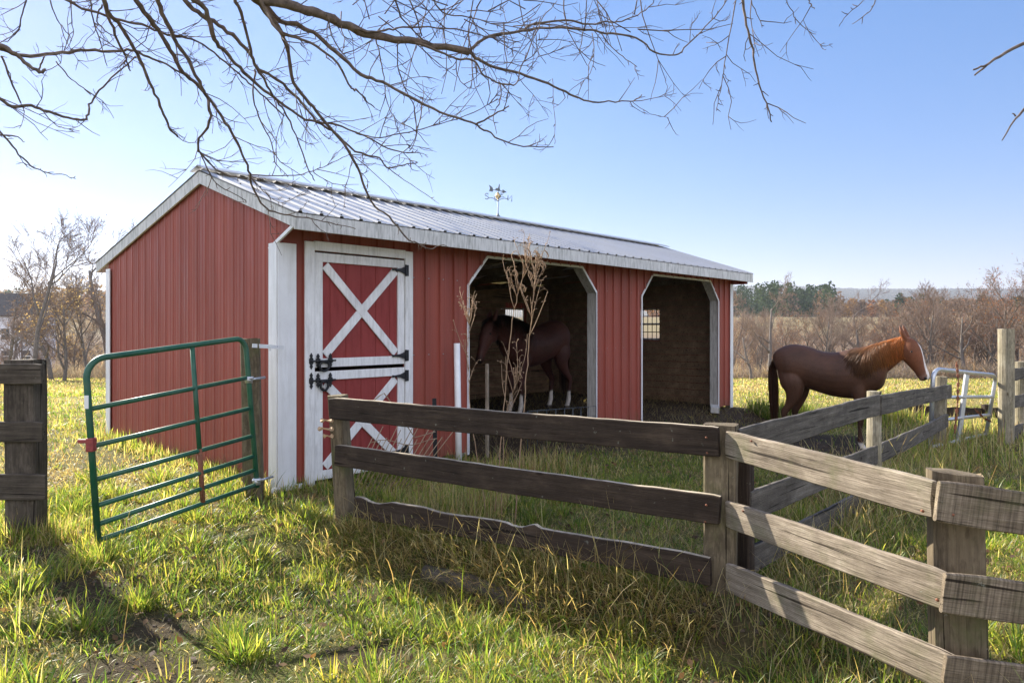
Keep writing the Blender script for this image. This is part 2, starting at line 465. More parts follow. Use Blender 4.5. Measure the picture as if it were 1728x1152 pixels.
def build_ground():
    rad = np.concatenate([[0], np.geomspace(1.2, 60, 150), np.geomspace(62, 700, 60), np.geomspace(740, 5600, 40)])
    fr = np.linspace(-52, 52, 260)
    ang = np.radians(np.concatenate([fr, np.linspace(56, 304, 50)]))
    A, Rr = np.meshgrid(ang, rad)
    X, Y = np.sin(A) * Rr, np.cos(A) * Rr
    Z = ground_z(X, Y)
    V = np.stack([X, Y, Z], -1).reshape(-1, 3)
    na, nr = len(ang), len(rad)
    i, j = np.meshgrid(np.arange(nr - 1), np.arange(na), indexing='ij')
    q = np.stack([i * na + j, i * na + (j + 1) % na, (i + 1) * na + (j + 1) % na, (i + 1) * na + j], -1).reshape(-1, 4)[:, ::-1]
    x, y = V[:, 0], V[:, 1]
    dm = dirt_mask(x, y)[:, None]
    turf = np.array([0.12, 0.14, 0.04]); straw = np.array([0.30, 0.24, 0.11]); soil = np.array([0.075, 0.054, 0.036])
    n = (0.5 + 0.5 * wav(x, y, 1.1, 21))[:, None]
    c = turf * (1 - 0.6 * n) + straw * 0.6 * n
    fieldc = np.array([0.27, 0.235, 0.09]) * (0.9 + 0.4 * n)
    c = c + (fieldc - c) * sstep(9, 18, y)[:, None]
    woods = np.array([0.20, 0.145, 0.105])
    c = c + (woods - c) * sstep(50, 56, y)[:, None]
    far = np.array([0.24, 0.20, 0.11])
    c = c + (far - c) * (sstep(215, 250, y) * sstep(350, 325, y))[:, None]
    ridge = np.array([0.085, 0.075, 0.06])
    c = c + (ridge - c) * sstep(1200, 1500, y)[:, None]
    c = c + (soil - c) * dm
    m, nt, bs = new_mat('ground')
    at_ = N(nt, 'ShaderNodeAttribute', attribute_name='Col')
    v = coords(nt, (1, 1, 1), offset_by_object=False)
    n1 = noise(nt, v, 9, 8, 0.7); n2 = noise(nt, v, 1.7, 6, 0.65); n3 = noise(nt, v, 60, 4, 0.7)
    cc = mix(nt, 1.0, at_.outputs['Color'], ramp(nt, n1, [(0.3, (0.45, 0.42, 0.40)), (0.7, (1.35, 1.3, 1.2))]), 'MULTIPLY')
    cc = mix(nt, 1.0, cc, ramp(nt, n3, [(0.35, (0.6, 0.6, 0.6)), (0.65, (1.25, 1.25, 1.25))]), 'MULTIPLY')
    nt.links.new(cc, bs.inputs['Base Color'])
    bs.inputs['Roughness'].default_value = 0.95
    bs.inputs['Specular IOR Level'].default_value = 0.15
    ad = N(nt, 'ShaderNodeMath', operation='ADD'); nt.links.new(n1, ad.inputs[0]); nt.links.new(n3, ad.inputs[1])
    bump(nt, bs, ad.outputs[0], 0.9, 0.04)
    me = np_mesh('ground', V, q, None, c, m, smooth=True)
    tag(link_mesh('ground', me), kind='structure')
build_ground()

# ------------------------------------------------------------------ the red shed
BZ = 0.0
ROT = math.atan2(BU[1], BU[0])
barn = empty('horse_shed', (BC[0], BC[1], BZ), ROT)
tag(barn, 'red ribbed metal run-in horse shed with white trim, Dutch door and two open bays', 'shed')
EF, ER, EB = (-0.375, 2.715), (1.70, 3.42), (5.25, 2.60)       # roof line (t, z): front eave, ridge, back eave
def roof_z(t):
    return np.interp(t, [EF[0], ER[0], EB[0]], [EF[1], ER[1], EB[1]])

def rib_profile(x0, x1, pitch=0.229, h=0.019, phase=0.05):
    """breakpoints (x, y) of a ribbed metal sheet; y is how far it stands out"""
    out = []
    k = math.floor((x0 - phase) / pitch) - 1
    while phase + k * pitch < x1 + pitch:
        c = phase + k * pitch
        out += [(c - 0.024, 0), (c - 0.017, h), (c + 0.017, h), (c + 0.024, 0)]
        for q in (0.076, 0.153):
            out += [(c + q - 0.012, 0), (c + q, 0.005), (c + q + 0.012, 0)]
        k += 1
    xs = np.array([p[0] for p in out]); ys = np.array([p[1] for p in out])
    return xs, ys

def ribbed_sheet(x0, x1, zlo, zhi, P, breaks=(), holes=(), h=0.028):
    """zlo, zhi: functions of x; P maps (x, y_out, z) to the shed frame; holes: (x0, x1, z0, z1)"""
    xs, ys = rib_profile(x0, x1, h=h)
    allx = sorted(set([x for x in xs if x0 < x < x1] + [x0, x1] + [b for b in breaks if x0 < b < x1] + [e for h in holes for e in h[:2]]))
    mb = MB()
    for a, b in zip(allx, allx[1:]):
        if b - a < 1e-5: continue
        ya, yb = np.interp(a, xs, ys), np.interp(b, xs, ys)
        e = 1e-4
        la, lb, ha, hb = zlo(a + e), zlo(b - e), zhi(a + e), zhi(b - e)
        spans = [((la, ha), (lb, hb))]
        for h in holes:
            if a >= h[0] - 1e-6 and b <= h[1] + 1e-6:
                spans = [((la, h[2]), (lb, h[2])), ((h[3], ha), (h[3], hb))]
        for (l1, h1), (l2, h2) in spans:
            mb.add([P(a, ya, l1), P(b, yb, l2), P(b, yb, h2), P(a, ya, h1)], [(0, 1, 2, 3)])
    return mb

O1 = [(2.56, 0), (2.56, 2.155), (2.905, 2.53), (4.93, 2.53), (5.30, 2.155), (5.30, 0)]
O2 = [(6.58, 0), (6.58, 2.155), (6.93, 2.53), (9.03, 2.53), (9.38, 2.155), (9.38, 0)]
DO = (0.374, 1.546, 0.02, 2.40)          # the door hole
def front_lo(x):
    for O in (O1, O2):
        if O[0][0] < x < O[-1][0]:
            return float(np.interp(x, [p[0] for p in O[1:5]], [p[1] for p in O[1:5]]))
    if DO[0] < x < DO[1]: return DO[3]
    return 0.06
topf = lambda x: roof_z(0.0) - 0.05
brk = [p[0] for p in O1 + O2] + [DO[0], DO[1]]
ribbed_sheet(0, BL, front_lo, topf, lambda x, y, z: (x, -y, z), brk).build('wall', M['red_metal'], barn)
ribbed_sheet(EF[0] + 0.02, BW, lambda t: 2.42 + 0.5 * (-t) if t < 0.0 else 0.03, lambda t: roof_z(t) - 0.035, lambda t, y, z: (-y, t, z), [0, ER[0]], (), 0.009).build('wall', M['red_metal'], barn)
WE = (1.60, 2.38, 1.36, 2.06)            # window in the far end wall (t0, t1, z0, z1)
WB = (8.30, 9.06, 1.36, 2.10)            # window in the back wall (s0, s1, z0, z1)
ribbed_sheet(EF[0] + 0.02, BW, lambda t: 2.5 if t < 0.0 else 0.03, lambda t: roof_z(t) - 0.035, lambda t, y, z: (BL + y, t, z), [0, ER[0]], [WE]).build('wall', M['red_metal'], barn)
ribbed_sheet(0, BL, lambda x: 0.03, lambda x: roof_z(BW) - 0.04, lambda x, y, z: (x, BW + y, z), (), [WB]).build('wall', M['red_metal'], barn)

sw_ = MB()
for k in range(int(BL / 0.229)):
    x = 0.05 + k * 0.229 + 0.045
    for z in (0.45, 1.30, 2.20):
        if z > 0.06 and front_lo(x) < 0.1 and x > 0.1: sw_.box((x, -0.006, z), (0.013, 0.010, 0.013))
tag(sw_.build('wall_screw', M['galv_screw'], barn), kind='stuff')
# roof: two ribbed slopes, ridge cap with open closures, fascia and rake boards
xs, ys = rib_profile(-0.06, BL + 0.17, phase=0.0)
RX0, RX1 = -0.06, BL + 0.17
mb = MB()
for (ta, za), (tb, zb) in ((EF, ER), (EB, ER)):
    d = Vector((0, tb - ta, zb - za)); n = Vector((0, -d.z, d.y)); n = n if n.z > 0 else -n
    n.normalize()
    allx = sorted(set([x for x in xs if RX0 < x < RX1] + [RX0, RX1]))
    for a, b in zip(allx, allx[1:]):
        ya, yb = np.interp(a, xs, ys), np.interp(b, xs, ys)
        e0 = Vector((0, ta, za)) - d.normalized() * 0.03
        e1 = Vector((0, tb, zb))
        q = [Vector((a, 0, 0)) + e0 + n * ya, Vector((b, 0, 0)) + e0 + n * yb, Vector((b, 0, 0)) + e1 + n * yb, Vector((a, 0, 0)) + e1 + n * ya]
        lo = [p - n * 0.006 for p in q]
        mb.add(q + lo, [(0, 1, 2, 3), (7, 6, 5, 4), (0, 4, 5, 1), (2, 6, 7, 3)])
roof = mb.build('roof', M['roof'], barn)
mb = MB()
sf = (ER[1] - EF[1]) / (ER[0] - EF[0]); sb = (ER[1] - EB[1]) / (EB[0] - ER[0])
zc = ER[1] + 0.062
poly = [(ER[0] - 0.20, zc - 0.20 * sf), (ER[0], zc), (ER[0] + 0.20, zc - 0.20 * sb)]
poly = poly + [(t, z - 0.012) for t, z in poly[::-1]]
mb.prism(poly, Matrix(((0, 0, 1, RX0 - 0.01), (1, 0, 0, 0), (0, 1, 0, 0), (0, 0, 0, 1))), RX1 - RX0 + 0.02)
mb.build('ridge_cap', M['roof'], barn)
mb = MB(); n_scr = int((RX1 - RX0) / 0.229)
for (ta, za), (tb, zb) in ((EF, ER),):
    for k in range(n_scr):
        for u_ in (0.06, 0.36, 0.66, 0.92):
            t = ta + (tb - ta) * u_; z = za + (zb - za) * u_
            mb.box((0.045 + k * 0.229 + 0.05, t, z + 0.006), (0.014, 0.016, 0.012))
mb.build('roof_screw', M['iron'], roof)
tag(bpy.data.objects['roof_screw'], kind='stuff')
MB().box(((RX0 + RX1) / 2, EF[0] - 0.012, EF[1] - 0.096), (RX1 - RX0 - 0.02, 0.024, 0.155)).build('fascia', M['fascia'], barn, 0.004)
MB().box(((RX0 + RX1) / 2, EB[0] + 0.012, EB[1] - 0.085), (RX1 - RX0 - 0.02, 0.024, 0.14)).build('fascia', M['fascia'], barn, 0.004)
for xx in (-0.037, BL + 0.145):
    for (ta, za), (tb, zb) in ((EF, ER), (EB, ER)):
        m2 = MB()
        h = 0.155
        poly = [(ta, za - 0.012), (tb, zb - 0.012), (tb, zb - h), (ta, za - h)]
        m2.prism(poly, Matrix(((0, 0, 1, xx - 0.013), (1, 0, 0, 0), (0, 1, 0, 0), (0, 0, 0, 1))), 0.026)
        m2.build('rake_board', M['fascia'], barn, 0.003)
# boxed front overhang and its slanted end cap on the gable
mb = MB()
mb.add([(0.0, -0.024, 2.775), (BL, -0.024, 2.775), (BL, -0.355, 2.66), (0, -0.355, 2.66)], [(0, 1, 2, 3)])
mb.bar((-0.028, 0.13, 2.395), (-0.028, -0.37, 2.60), 0.035, 0.02, (0, 0, 1))
mb.build('soffit', M['white_metal'], barn)
# corner trims
def corner_trim(x, t, sx, st, z1, wx=0.17, wt=0.13):
    m2 = MB()
    m2.box((x + sx * wx / 2 - sx * 0.028, t - st * 0.034, z1 / 2 + 0.01), (wx, 0.012, z1))
    m2.box((x - sx * 0.034, t + st * wt / 2 - st * 0.028, z1 / 2 + 0.01), (0.012, wt, z1))
    m2.build('corner_trim', M['white_metal'], barn, 0.002)
corner_trim(0, 0, 1, 1, 2.44, 0.20, 0.155)
corner_trim(0, BW, 1, -1, 2.46, 0.15, 0.16)
corner_trim(BL, 0, -1, 1, 2.50, 0.12, 0.15)
MB().box((0.06, -0.05, 0.03), (0.34, 0.012, 0.05)).box((-0.05, 0.20, 0.03), (0.012, 0.50, 0.05)).build('base_trim', M['white_metal'], barn)

# Dutch door
dr = MB()
dr.box((0.320, -0.035, 1.24), (0.108, 0.03, 2.50))
dr.box((1.600, -0.035, 1.24), (0.108, 0.03, 2.50))
dr.box((0.960, -0.035, 2.452), (1.170, 0.03, 0.096))
dr.build('door_frame', M['white_paint'], barn, 0.004)
def x_brace(m2, x0, x1, z0, z1, w, y):
    for (xa, za, xb, zb), dy in (((x0, z0, x1, z1), 0.0), ((x0, z1, x1, z0), 0.004)):
        a, b = Vector((xa, y - dy, za)), Vector((xb, y - dy, zb))
        m2.bar(a, b, w, 0.018, Vector((0, 0, 1)))
def door_leaf(z0, z1, label):
    x0, x1 = DO[0] + 0.008, DO[1] - 0.008
    # panel of vertical grooved boards
    p = MB()
    nb = 6; w = (x1 - x0) / nb
    for k in range(nb):
        a, b = x0 + k * w, x0 + (k + 1) * w
        g = 0.006
        p.add([(a, -0.006, z0), (a + g, -0.014, z0), (b - g, -0.014, z0), (b, -0.006, z0), (a, -0.006, z1), (a + g, -0.014, z1), (b - g, -0.014, z1), (b, -0.006, z1)],
              [(0, 1, 5, 4), (1, 2, 6, 5), (2, 3, 7, 6)])
    p.add([(x0, 0.02, z0), (x1, 0.02, z0), (x1, 0.02, z1), (x0, 0.02, z1), (x0, -0.006, z0), (x1, -0.006, z0), (x1, -0.006, z1), (x0, -0.006, z1)],
          [(3, 2, 1, 0), (0, 1, 5, 4), (2, 3, 7, 6), (0, 4, 7, 3), (1, 2, 6, 5)])
    leaf = p.build('door_leaf', M['red_wood'], barn)
    if label: leaf['label'] = label
    f = MB(); sw = 0.092; y = -0.026
    f.box((x0 + sw / 2, y, (z0 + z1) / 2), (sw, 0.022, z1 - z0))
    f.box((x1 - sw / 2, y, (z0 + z1) / 2), (sw, 0.022, z1 - z0))
    f.box(((x0 + x1) / 2, y, z1 - sw / 2), (x1 - x0 - 2 * sw - 0.002, 0.022, sw))
    f.box(((x0 + x1) / 2, y, z0 + sw / 2), (x1 - x0 - 2 * sw - 0.002, 0.022, sw))
    f.build('door_trim', M['white_paint'], leaf, 0.003)
    b = MB()
    ix0, ix1, iz0, iz1 = x0 + sw + 0.03, x1 - sw - 0.03, z0 + sw + 0.035, z1 - sw - 0.035
    x_brace(b, ix0, ix1, iz0, iz1, 0.092, -0.0265)
    b.build('cross_brace', M['white_paint'], leaf, 0.003)
    return leaf
up = door_leaf(1.205, 2.385, 'upper red leaf of the Dutch door with a white X')
lo = door_leaf(0.05, 1.165, 'lower red leaf of the Dutch door with a white X')
def hinge(leaf, z):
    h = MB(); x = DO[1] + 0.006
    h.box((x + 0.012, -0.056, z), (0.04, 0.008, 0.125))
    h.box((x - 0.010, -0.058, z), (0.016, 0.013, 0.13))
    pts = [(x - 0.015, z + 0.042), (x - 0.08, z + 0.018), (x - 0.165, z + 0.009), (x - 0.195, z + 0.014), (x - 0.195, z - 0.014), (x - 0.165, z - 0.009), (x - 0.08, z - 0.018), (x - 0.015, z - 0.042)]
    h.prism(pts, Matrix(((1, 0, 0, 0), (0, 0, -1, -0.046), (0, 1, 0, 0), (0, 0, 0, 1))), 0.012)
    h.build('hinge', M['iron'], leaf)
hinge(up, 2.27); hinge(up, 1.30); hinge(lo, 1.07); hinge(lo, 0.22)
def latch(leaf, z, loop):
    h = MB()
    def spear(x, hz):
        P = [(x, z + hz), (x + 0.018, z + hz - 0.03), (x + 0.010, z + hz - 0.045), (x + 0.024, z + 0.02), (x + 0.024, z - 0.02), (x + 0.010, z - hz + 0.045), (x + 0.018, z - hz + 0.03), (x, z - hz),
             (x - 0.018, z - hz + 0.03), (x - 0.010, z - hz + 0.045), (x - 0.024, z - 0.02), (x - 0.024, z + 0.02), (x - 0.010, z + hz - 0.045), (x - 0.018, z + hz - 0.03)]
        h.prism(P, Matrix(((1, 0, 0, 0), (0, 0, -1, -0.044), (0, 1, 0, 0), (0, 0, 0, 1))), 0.014)
    spear(0.33, 0.085); spear(0.41, 0.075); spear(0.555, 0.075)
    h.tube([(0.315, -0.066, z), (0.61, -0.066, z)], 0.009, 8)
    cx, cz = 0.475, z - 0.055
    ring = [(cx + 0.055 * math.cos(a) * (1 if loop else 0.8), -0.066, cz + 0.05 * math.sin(a)) for a in np.linspace(0, 2 * math.pi, 15)]
    h.tube(ring, 0.013, 6, cap=False)
    h.tube([(0.43, -0.066, z - 0.005), (cx + 0.03, -0.066, z - 0.02)], 0.014, 6)
    h.build('slide_bolt', M['iron'], leaf)
latch(up, 1.275, True); latch(lo, 1.075, False)

# the two open bays: white metal edge and a deep wooden frame
for O in (O1, O2):
    e = MB(); fr = MB()
    for (a, b) in zip(O, O[1:]):
        a3, b3 = Vector((a[0], -0.022, a[1] + 0.03)) if a[1] == 0 else Vector((a[0], -0.022, a[1])), Vector((b[0], -0.022, max(b[1], 0.03)))
        d = (b3 - a3).normalized(); up_ = Vector((d.z, 0, -d.x))          # towards the opening
        e.bar(a3, b3, 0.032, 0.012, up_)
        a4, b4 = a3 + Vector((0, 0.105, 0)) + up_ * 0.0, b3 + Vector((0, 0.105, 0))
        q = [a4 - up_ * 0.045 - d * 0.02, b4 - up_ * 0.045 + d * 0.02, b4 - up_ * 0.008 + d * 0.004, a4 - up_ * 0.008 - d * 0.004]
        for yy in (0,):
            vs = [p + Vector((0, -0.078, 0)) for p in q] + [p + Vector((0, 0.085, 0)) for p in q]
            fr.add(vs, [(0, 1, 2, 3), (7, 6, 5, 4), (0, 4, 5, 1), (1, 5, 6, 2), (2, 6, 7, 3), (3, 7, 4, 0)])
    e.build('bay_edge', M['white_metal'], barn)
    fr.build('bay_frame', M['frame_wood'], barn)
for x in (2.48, 5.39, 6.49, 9.47):
    MB().box((x, 0.10, 1.25), (0.135, 0.135, 2.5)).build('jamb_post', M['frame_wood'], barn, 0.006)

# inside: plank lining, tack-room partition, rafters, header, floor
def planks(mb, P, x0, x1, z0, z1, hole=None, w=0.145):
    z = z0; k = 0
    while z < z1 - 0.03:
        zz = min(z + w, z1); g = 0.004
        segs = [(x0, x1)]
        if hole and zz > hole[2] + 0.03 and z < hole[3] - 0.03: segs = [(x0, hole[0]), (hole[1], x1)]
        for a, b in segs:
            d = 0.022 + 0.004 * math.sin(k * 2.7)
            vs = [P(x, y, h) for x in (a, b) for y in (0, d) for h in (z + g, zz - g)]
            mb.add(vs, [(0, 1, 3, 2), (4, 6, 7, 5), (0, 4, 5, 1), (2, 3, 7, 6), (0, 2, 6, 4), (1, 5, 7, 3)])
        z = zz; k += 1
mb = MB(); planks(mb, lambda x, y, z: (x, BW - 0.10 - y, z), 0.05, BL - 0.08, 0.04, 2.56, WB)
mb.build('wall_lining', M['lining'], barn)
mb = MB(); planks(mb, lambda t, y, z: (BL - 0.07 - y, t, z), 0.06, BW - 0.13, 0.04, 2.60, WE)
mb.build('wall_lining', M['lining'], barn)
mb = MB(); planks(mb, lambda t, y, z: (2.38 + y, t, z), 0.06, BW - 0.13, 0.04, 2.55)
mb.build('partition', M['lining'], barn)
for k in range(9):
    x = 0.25 + k * 1.18
    r = MB()
    for (ta, za), (tb, zb) in ((EF, ER), (EB, ER)):
        r.bar((x, ta + (0.42 if ta < 0 else -0.42), roof_z(ta + (0.42 if ta < 0 else -0.42)) - 0.10), (x, tb, zb - 0.10), 0.12, 0.04)
    r.bar((x, 0.10, 2.62), (x, BW - 0.12, 2.50), 0.10, 0.038)
    r.build('rafter', M['rafter'], barn)
MB().box((BL / 2, 0.105, 2.625), (BL - 0.1, 0.06, 0.18)).build('header_beam', M['rafter'], barn)
MB().box((BL / 2, BW - 0.08, 2.41), (BL - 0.1, 0.05, 0.16)).build('header_beam', M['rafter'], barn)
# grilled windows
def grille(P, x0, x1, z0, z1, nc, rows):
    f = MB()
    for xa in (x0 + 0.02, x1 - 0.02): f.tube([P(xa, 0, z0), P(xa, 0, z1)], 0.022, 4)
    for za in (z0 + 0.02, (z0 + z1) / 2, z1 - 0.02): f.tube([P(x0, 0, za), P(x1, 0, za)], 0.022, 4)
    w = f.build('window', M['frame_wood'], barn)
    g = MB()
    for k in range(1, nc): g.tube([P(x0 + (x1 - x0) * k / nc, 0.01, z0), P(x0 + (x1 - x0) * k / nc, 0.01, z1)], 0.009, 5)
    for k in range(1, rows): g.tube([P(x0, 0.01, z0 + (z1 - z0) * k / rows), P(x1, 0.01, z0 + (z1 - z0) * k / rows)], 0.009, 5)
    g.build('grille', M['iron'], w)
grille(lambda t, y, z: (BL - 0.01 - y, t, z), *WE, 7, 4)
grille(lambda x, y, z: (x, BW - 0.01 - y, z), *WB, 10, 2)

# weathervane standing on the ridge
vp = BC + 4.89 * BU + 1.70 * BV
vane = empty('weathervane', (vp[0], vp[1], ER[1] + 0.062))
tag(vane, 'small metal weathervane with compass letters on the shed ridge', 'weathervane')
MB().tube([(0, 0, -0.02), (0, 0, 0.02), (0, 0, 0.05), (0, 0, 0.46)], [0.045, 0.022, 0.009, 0.007], 8).build('mast', M['vane'], vane)
MB().tube([(0, 0, 0.275), (0, 0, 0.30), (0, 0, 0.335), (0, 0, 0.37), (0, 0, 0.40)], [0.012, 0.035, 0.052, 0.028, 0.010], 12).build('globe', M['brass'], vane)
a = MB()
arm = lambda dx, dy: a.tube([(0, 0, 0.245), (dx * 0.05, dy * 0.05, 0.285), (dx * 0.11, dy * 0.11, 0.30), (dx * 0.17, dy * 0.17, 0.29)], 0.006, 5)
for d in ((1, 0.15), (-1, -0.15), (0.15, -1), (-0.15, 1)): arm(*d)
a.build('compass_arm', M['vane'], vane)
def letter(strokes, c, name='compass_letter'):
    l = MB()
    for s_ in strokes: l.tube([(c[0] + x, c[1] + x * 0.15, c[2] + z) for x, z in s_], 0.0065, 5)
    l.build(name, M['vane'], vane)
S_ = [(0.035 * math.cos(t), 0.075 + 0.022 * math.sin(t)) for t in np.linspace(0.3, 4.71, 8)] + [(0.035 * math.cos(t), 0.025 + 0.026 * math.sin(t)) for t in np.linspace(1.57, -2.8, 8)]
letter([[(x * 0.8, z - 0.01) for x, z in S_]], (-0.185, -0.028, 0.285))
letter([[(-0.035, 0.0), (-0.032, 0.085), (-0.035, 0.0), (0.035, 0.085), (0.028, -0.02)]], (0.20, 0.03, 0.265))
letter([[(0.03, 0.09), (-0.02, 0.085), (-0.025, 0.0), (0.028, 0.005)], [(-0.02, 0.045), (0.015, 0.047)]], (0.075, -0.17, 0.28))
letter([[(-0.04, 0.09), (-0.02, 0.0), (0, 0.06), (0.02, 0.0), (0.04, 0.09)]], (-0.03, 0.19, 0.28))
ar = MB()
Mv = Matrix(((0.99, 0, 0.14, 0), (0.14, 0, -0.99, 0), (0, 1, 0, 0.43), (0, 0, 0, 1)))
ar.prism([(-0.13, 0.012), (0.09, -0.012), (0.09, -0.022), (-0.13, 0.002)], Mv, 0.008)
ar.prism([(0.075, 0.018), (0.145, -0.028), (0.075, -0.055)], Mv, 0.008)
ar.prism([(-0.15, 0.085), (-0.10, 0.05), (-0.085, 0.03), (-0.085, -0.03), (-0.15, -0.02), (-0.135, 0.03)], Mv, 0.008)
ar.prism([(-0.05, 0.0), (-0.035, 0.03), (0.0, 0.035), (0.018, 0.10), (0.03, 0.10), (0.03, 0.03), (0.04, -0.01)], Mv, 0.008)
ar.build('arrow', M['vane'], vane)
# ------------------------------------------------------------------ board fences
def board(parent, a, b, h, th, mat, seed=0, wave=0.006, notch=None, top=None, name='board'):
    """weathered plank from a to b (points on its top edge, camera-side face): local x runs along it"""
    a, b = Vector(a), Vector(b)
    d = b - a; L = d.length; ex = d.normalized()
    ey = Vector((0, 0, 1)).cross(ex).normalized()
    ez = ex.cross(ey)
    rnd = random.Random(seed)
    n = max(6, int(L / 0.045)); ph = [rnd.uniform(0, 6.28) for _ in range(8)]
    vs, fs = [], []
    def wv(x, k):
        return wave * (math.sin(x * 2.3 + ph[k]) + 0.55 * math.sin(x * 7.1 + ph[k + 1]) + 0.45 * math.sin(x * 19 + ph[k + 2])) + rnd.uniform(-1, 1) * wave * 0.28
    for i in range(n + 1):
        x = L * i / n
        if 0 < i < n: x += rnd.uniform(-0.3, 0.3) * L / n
        zt, zb = wv(x, 0), -h + wv(x, 3)
        e = min(x, L - x)
        if e < 0.05: zt -= (0.05 - e) * 0.10; zb += (0.05 - e) * 0.08
        if notch:
            for (nx, nw, nd) in notch:
                q = abs(x - nx) / nw
                if q < 1: zt -= nd * (1 - q * q)
        bow = 0.010 * math.sin(x * 1.3 + ph[6])
        y0, y1 = bow, th + bow
        c = 0.006
        ring = [(y0, zb + c), (y0, (zt + zb) / 2), (y0, zt - c), (y0 + c, zt), (y1 - c, zt), (y1, zt - c), (y1, zb + c), (y1 - c, zb), (y0 + c, zb)]
        vs += [(x + (0.004 * math.sin(z * 60 + ph[7]) if i in (0, n) else 0), y, z) for y, z in ring]
    k = 9
    for i in range(n):
        for j in range(k):
            fs.append((i * k + j, (i + 1) * k + j, (i + 1) * k + (j + 1) % k, i * k + (j + 1) % k))
    fs.append(tuple(range(k))); fs.append(tuple(n * k + j for j in range(k))[::-1])
    fs = [f[::-1] for f in fs]
    mb = MB(); mb.add(vs, fs)
    o = mb.build(name, mat, parent)
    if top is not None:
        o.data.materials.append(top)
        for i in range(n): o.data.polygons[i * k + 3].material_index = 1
    Mx = Matrix((ex, ey, ez)).transposed().to_4x4(); Mx.translation = a
    o.matrix_world = Matrix.Identity(4)
    pm = Matrix.Translation(parent.location) @ Matrix.Rotation(parent.rotation_euler.z, 4, 'Z') if parent is not None else Matrix.Identity(4)
    o.matrix_local = pm.inverted() @ Mx
    return o

def post(parent, base, top, w, d, mat, rz=0.0, rnd_seed=0, rounded=False, slant=0.0, name='post'):
    """wooden post; local x runs up the post so that its grain does too"""
    base, top = Vector(base), Vector(top)
    ax = top - base; L = ax.length; ex = ax.normalized()
    ey = Matrix.Rotation(rz, 3, 'Z') @ Vector((1, 0, 0)); ey = (ey - ex * ey.dot(ex)).normalized(); ez = ex.cross(ey)
    rr = random.Random(rnd_seed); vs, fs = [], []
    k = 14 if rounded else 12
    n = 12
    for i in range(n + 1):
        x = L * i / n
        for j in range(k):
            if rounded:
                t = 2 * math.pi * j / k; y, z = math.cos(t) * w / 2, math.sin(t) * d / 2
            else:
                c = 0.012
                P = [(-w / 2 + c, -d / 2), (0, -d / 2 - .002), (w / 2 - c, -d / 2), (w / 2, -d / 2 + c), (w / 2 + .002, 0), (w / 2, d / 2 - c), (w / 2 - c, d / 2), (0, d / 2 + .002), (-w / 2 + c, d / 2), (-w / 2, d / 2 - c), (-w / 2 - .002, 0), (-w / 2, -d / 2 + c)]
                y, z = P[j]
            q = 1 + 0.03 * math.sin(3 * x + j * 2.1 + rnd_seed) + rr.uniform(-0.014, 0.014)
            xx = x + ((slant * y / w + rr.uniform(-0.006, 0.006)) if i == n else 0)
            vs.append((xx, y * q, z * q))
    for i in range(n):
        for j in range(k):
            fs.append((i * k + j, i * k + (j + 1) % k, (i + 1) * k + (j + 1) % k, (i + 1) * k + j))
    fs.append(tuple(range(k))[::-1]); fs.append(tuple(n * k + j for j in range(k)))
    o = MB().add(vs, fs).build(name, mat, parent)
    Mx = Matrix((ex, ey, ez)).transposed().to_4x4(); Mx.translation = base
    pm = Matrix.Translation(parent.location) @ Matrix.Rotation(parent.rotation_euler.z, 4, 'Z') if parent is not None else Matrix.Identity(4)
    o.matrix_local = pm.inverted() @ Mx
    return o

def nails(parent, pts):
    for p in pts:
        q = Vector(p) - parent.location
        MB().tube([q + Vector((0, 0.006, 0)), q - Vector((0, 0.003, 0))], 0.006, 7).build('nail', M['rust'], parent)

# the dark front run in the middle
f1 = empty('board_fence', (1.2, 4.08, 0)); tag(f1, 'dark weathered three-board fence across the middle, shaded side towards the lane', 'fence')
for (pa, da), (pb, db), h, sd, nt_ in ((((556, 671), 5.62), ((1211, 722), 4.0), 0.172, 1, None),
                                  (((566, 750), 5.62), ((1213, 838), 4.0), 0.170, 2, None),
                                  (((598, 838), 5.50), ((1198, 941), 4.02), 0.160, 3, [(0.22, 0.14, 0.03), (1.5, 0.10, 0.018), (1.62, 0.05, -0.02), (0.9, 0.2, 0.012)])):
    board(f1, at(*pa, da), at(*pb, db), h, 0.045, M['board_dark'], sd, 0.0025 if sd < 3 else 0.0035, nt_, M['board_top_lit'])
q = at(582, 890, 5.72); post(f1, (q.x + 0.03, q.y, -0.25), (at(570, 668, 5.72).x, 5.72, 1.06), 0.135, 0.12, M['post_wood'], R(-25), 3)
q = at(1215, 1060, 4.13); post(f1, (q.x, q.y, -0.45), (q.x + 0.005, q.y, at(1215, 716, 4.13).z), 0.185, 0.13, M['post_wood'], R(-24), 5)
# the sunlit run towards the camera
f2 = empty('board_fence', (1.68, 2.78, 0)); tag(f2, 'sunlit grey three-board fence running from the corner post to the lower right', 'fence')
for (pa, da), (pb, db), h, sd in ((((1222, 726), 4.02), ((1571, 809), 2.80), 0.158, 11), (((1222, 844), 4.02), ((1594, 964), 2.78), 0.158, 12), (((1222, 949), 4.02), ((1602, 1103), 2.76), 0.165, 13)):
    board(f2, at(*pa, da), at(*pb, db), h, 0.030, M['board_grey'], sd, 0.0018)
for pa, zb, sd in (((1586, 809), 0.95, 14), ((1597, 964), 0.575, 15), ((1603, 1107), 0.265, 16)):
    p0 = at(*pa, 2.74); board(f2, p0, (p0.x + 1.9, 2.86, p0.z - 0.125 * 1.9 / 0.33 * 0.42), 0.168, 0.022, M['board_sawn'], sd, 0.0025)
q = at(1622, 1150, 2.90)
post(f2, (q.x + 0.02, 2.93, -0.4), (at(1613, 797, 2.92).x, 2.93, at(1613, 797, 2.92).z), 0.205, 0.09, M['post_wood'], R(-6), 7, slant=-0.02)
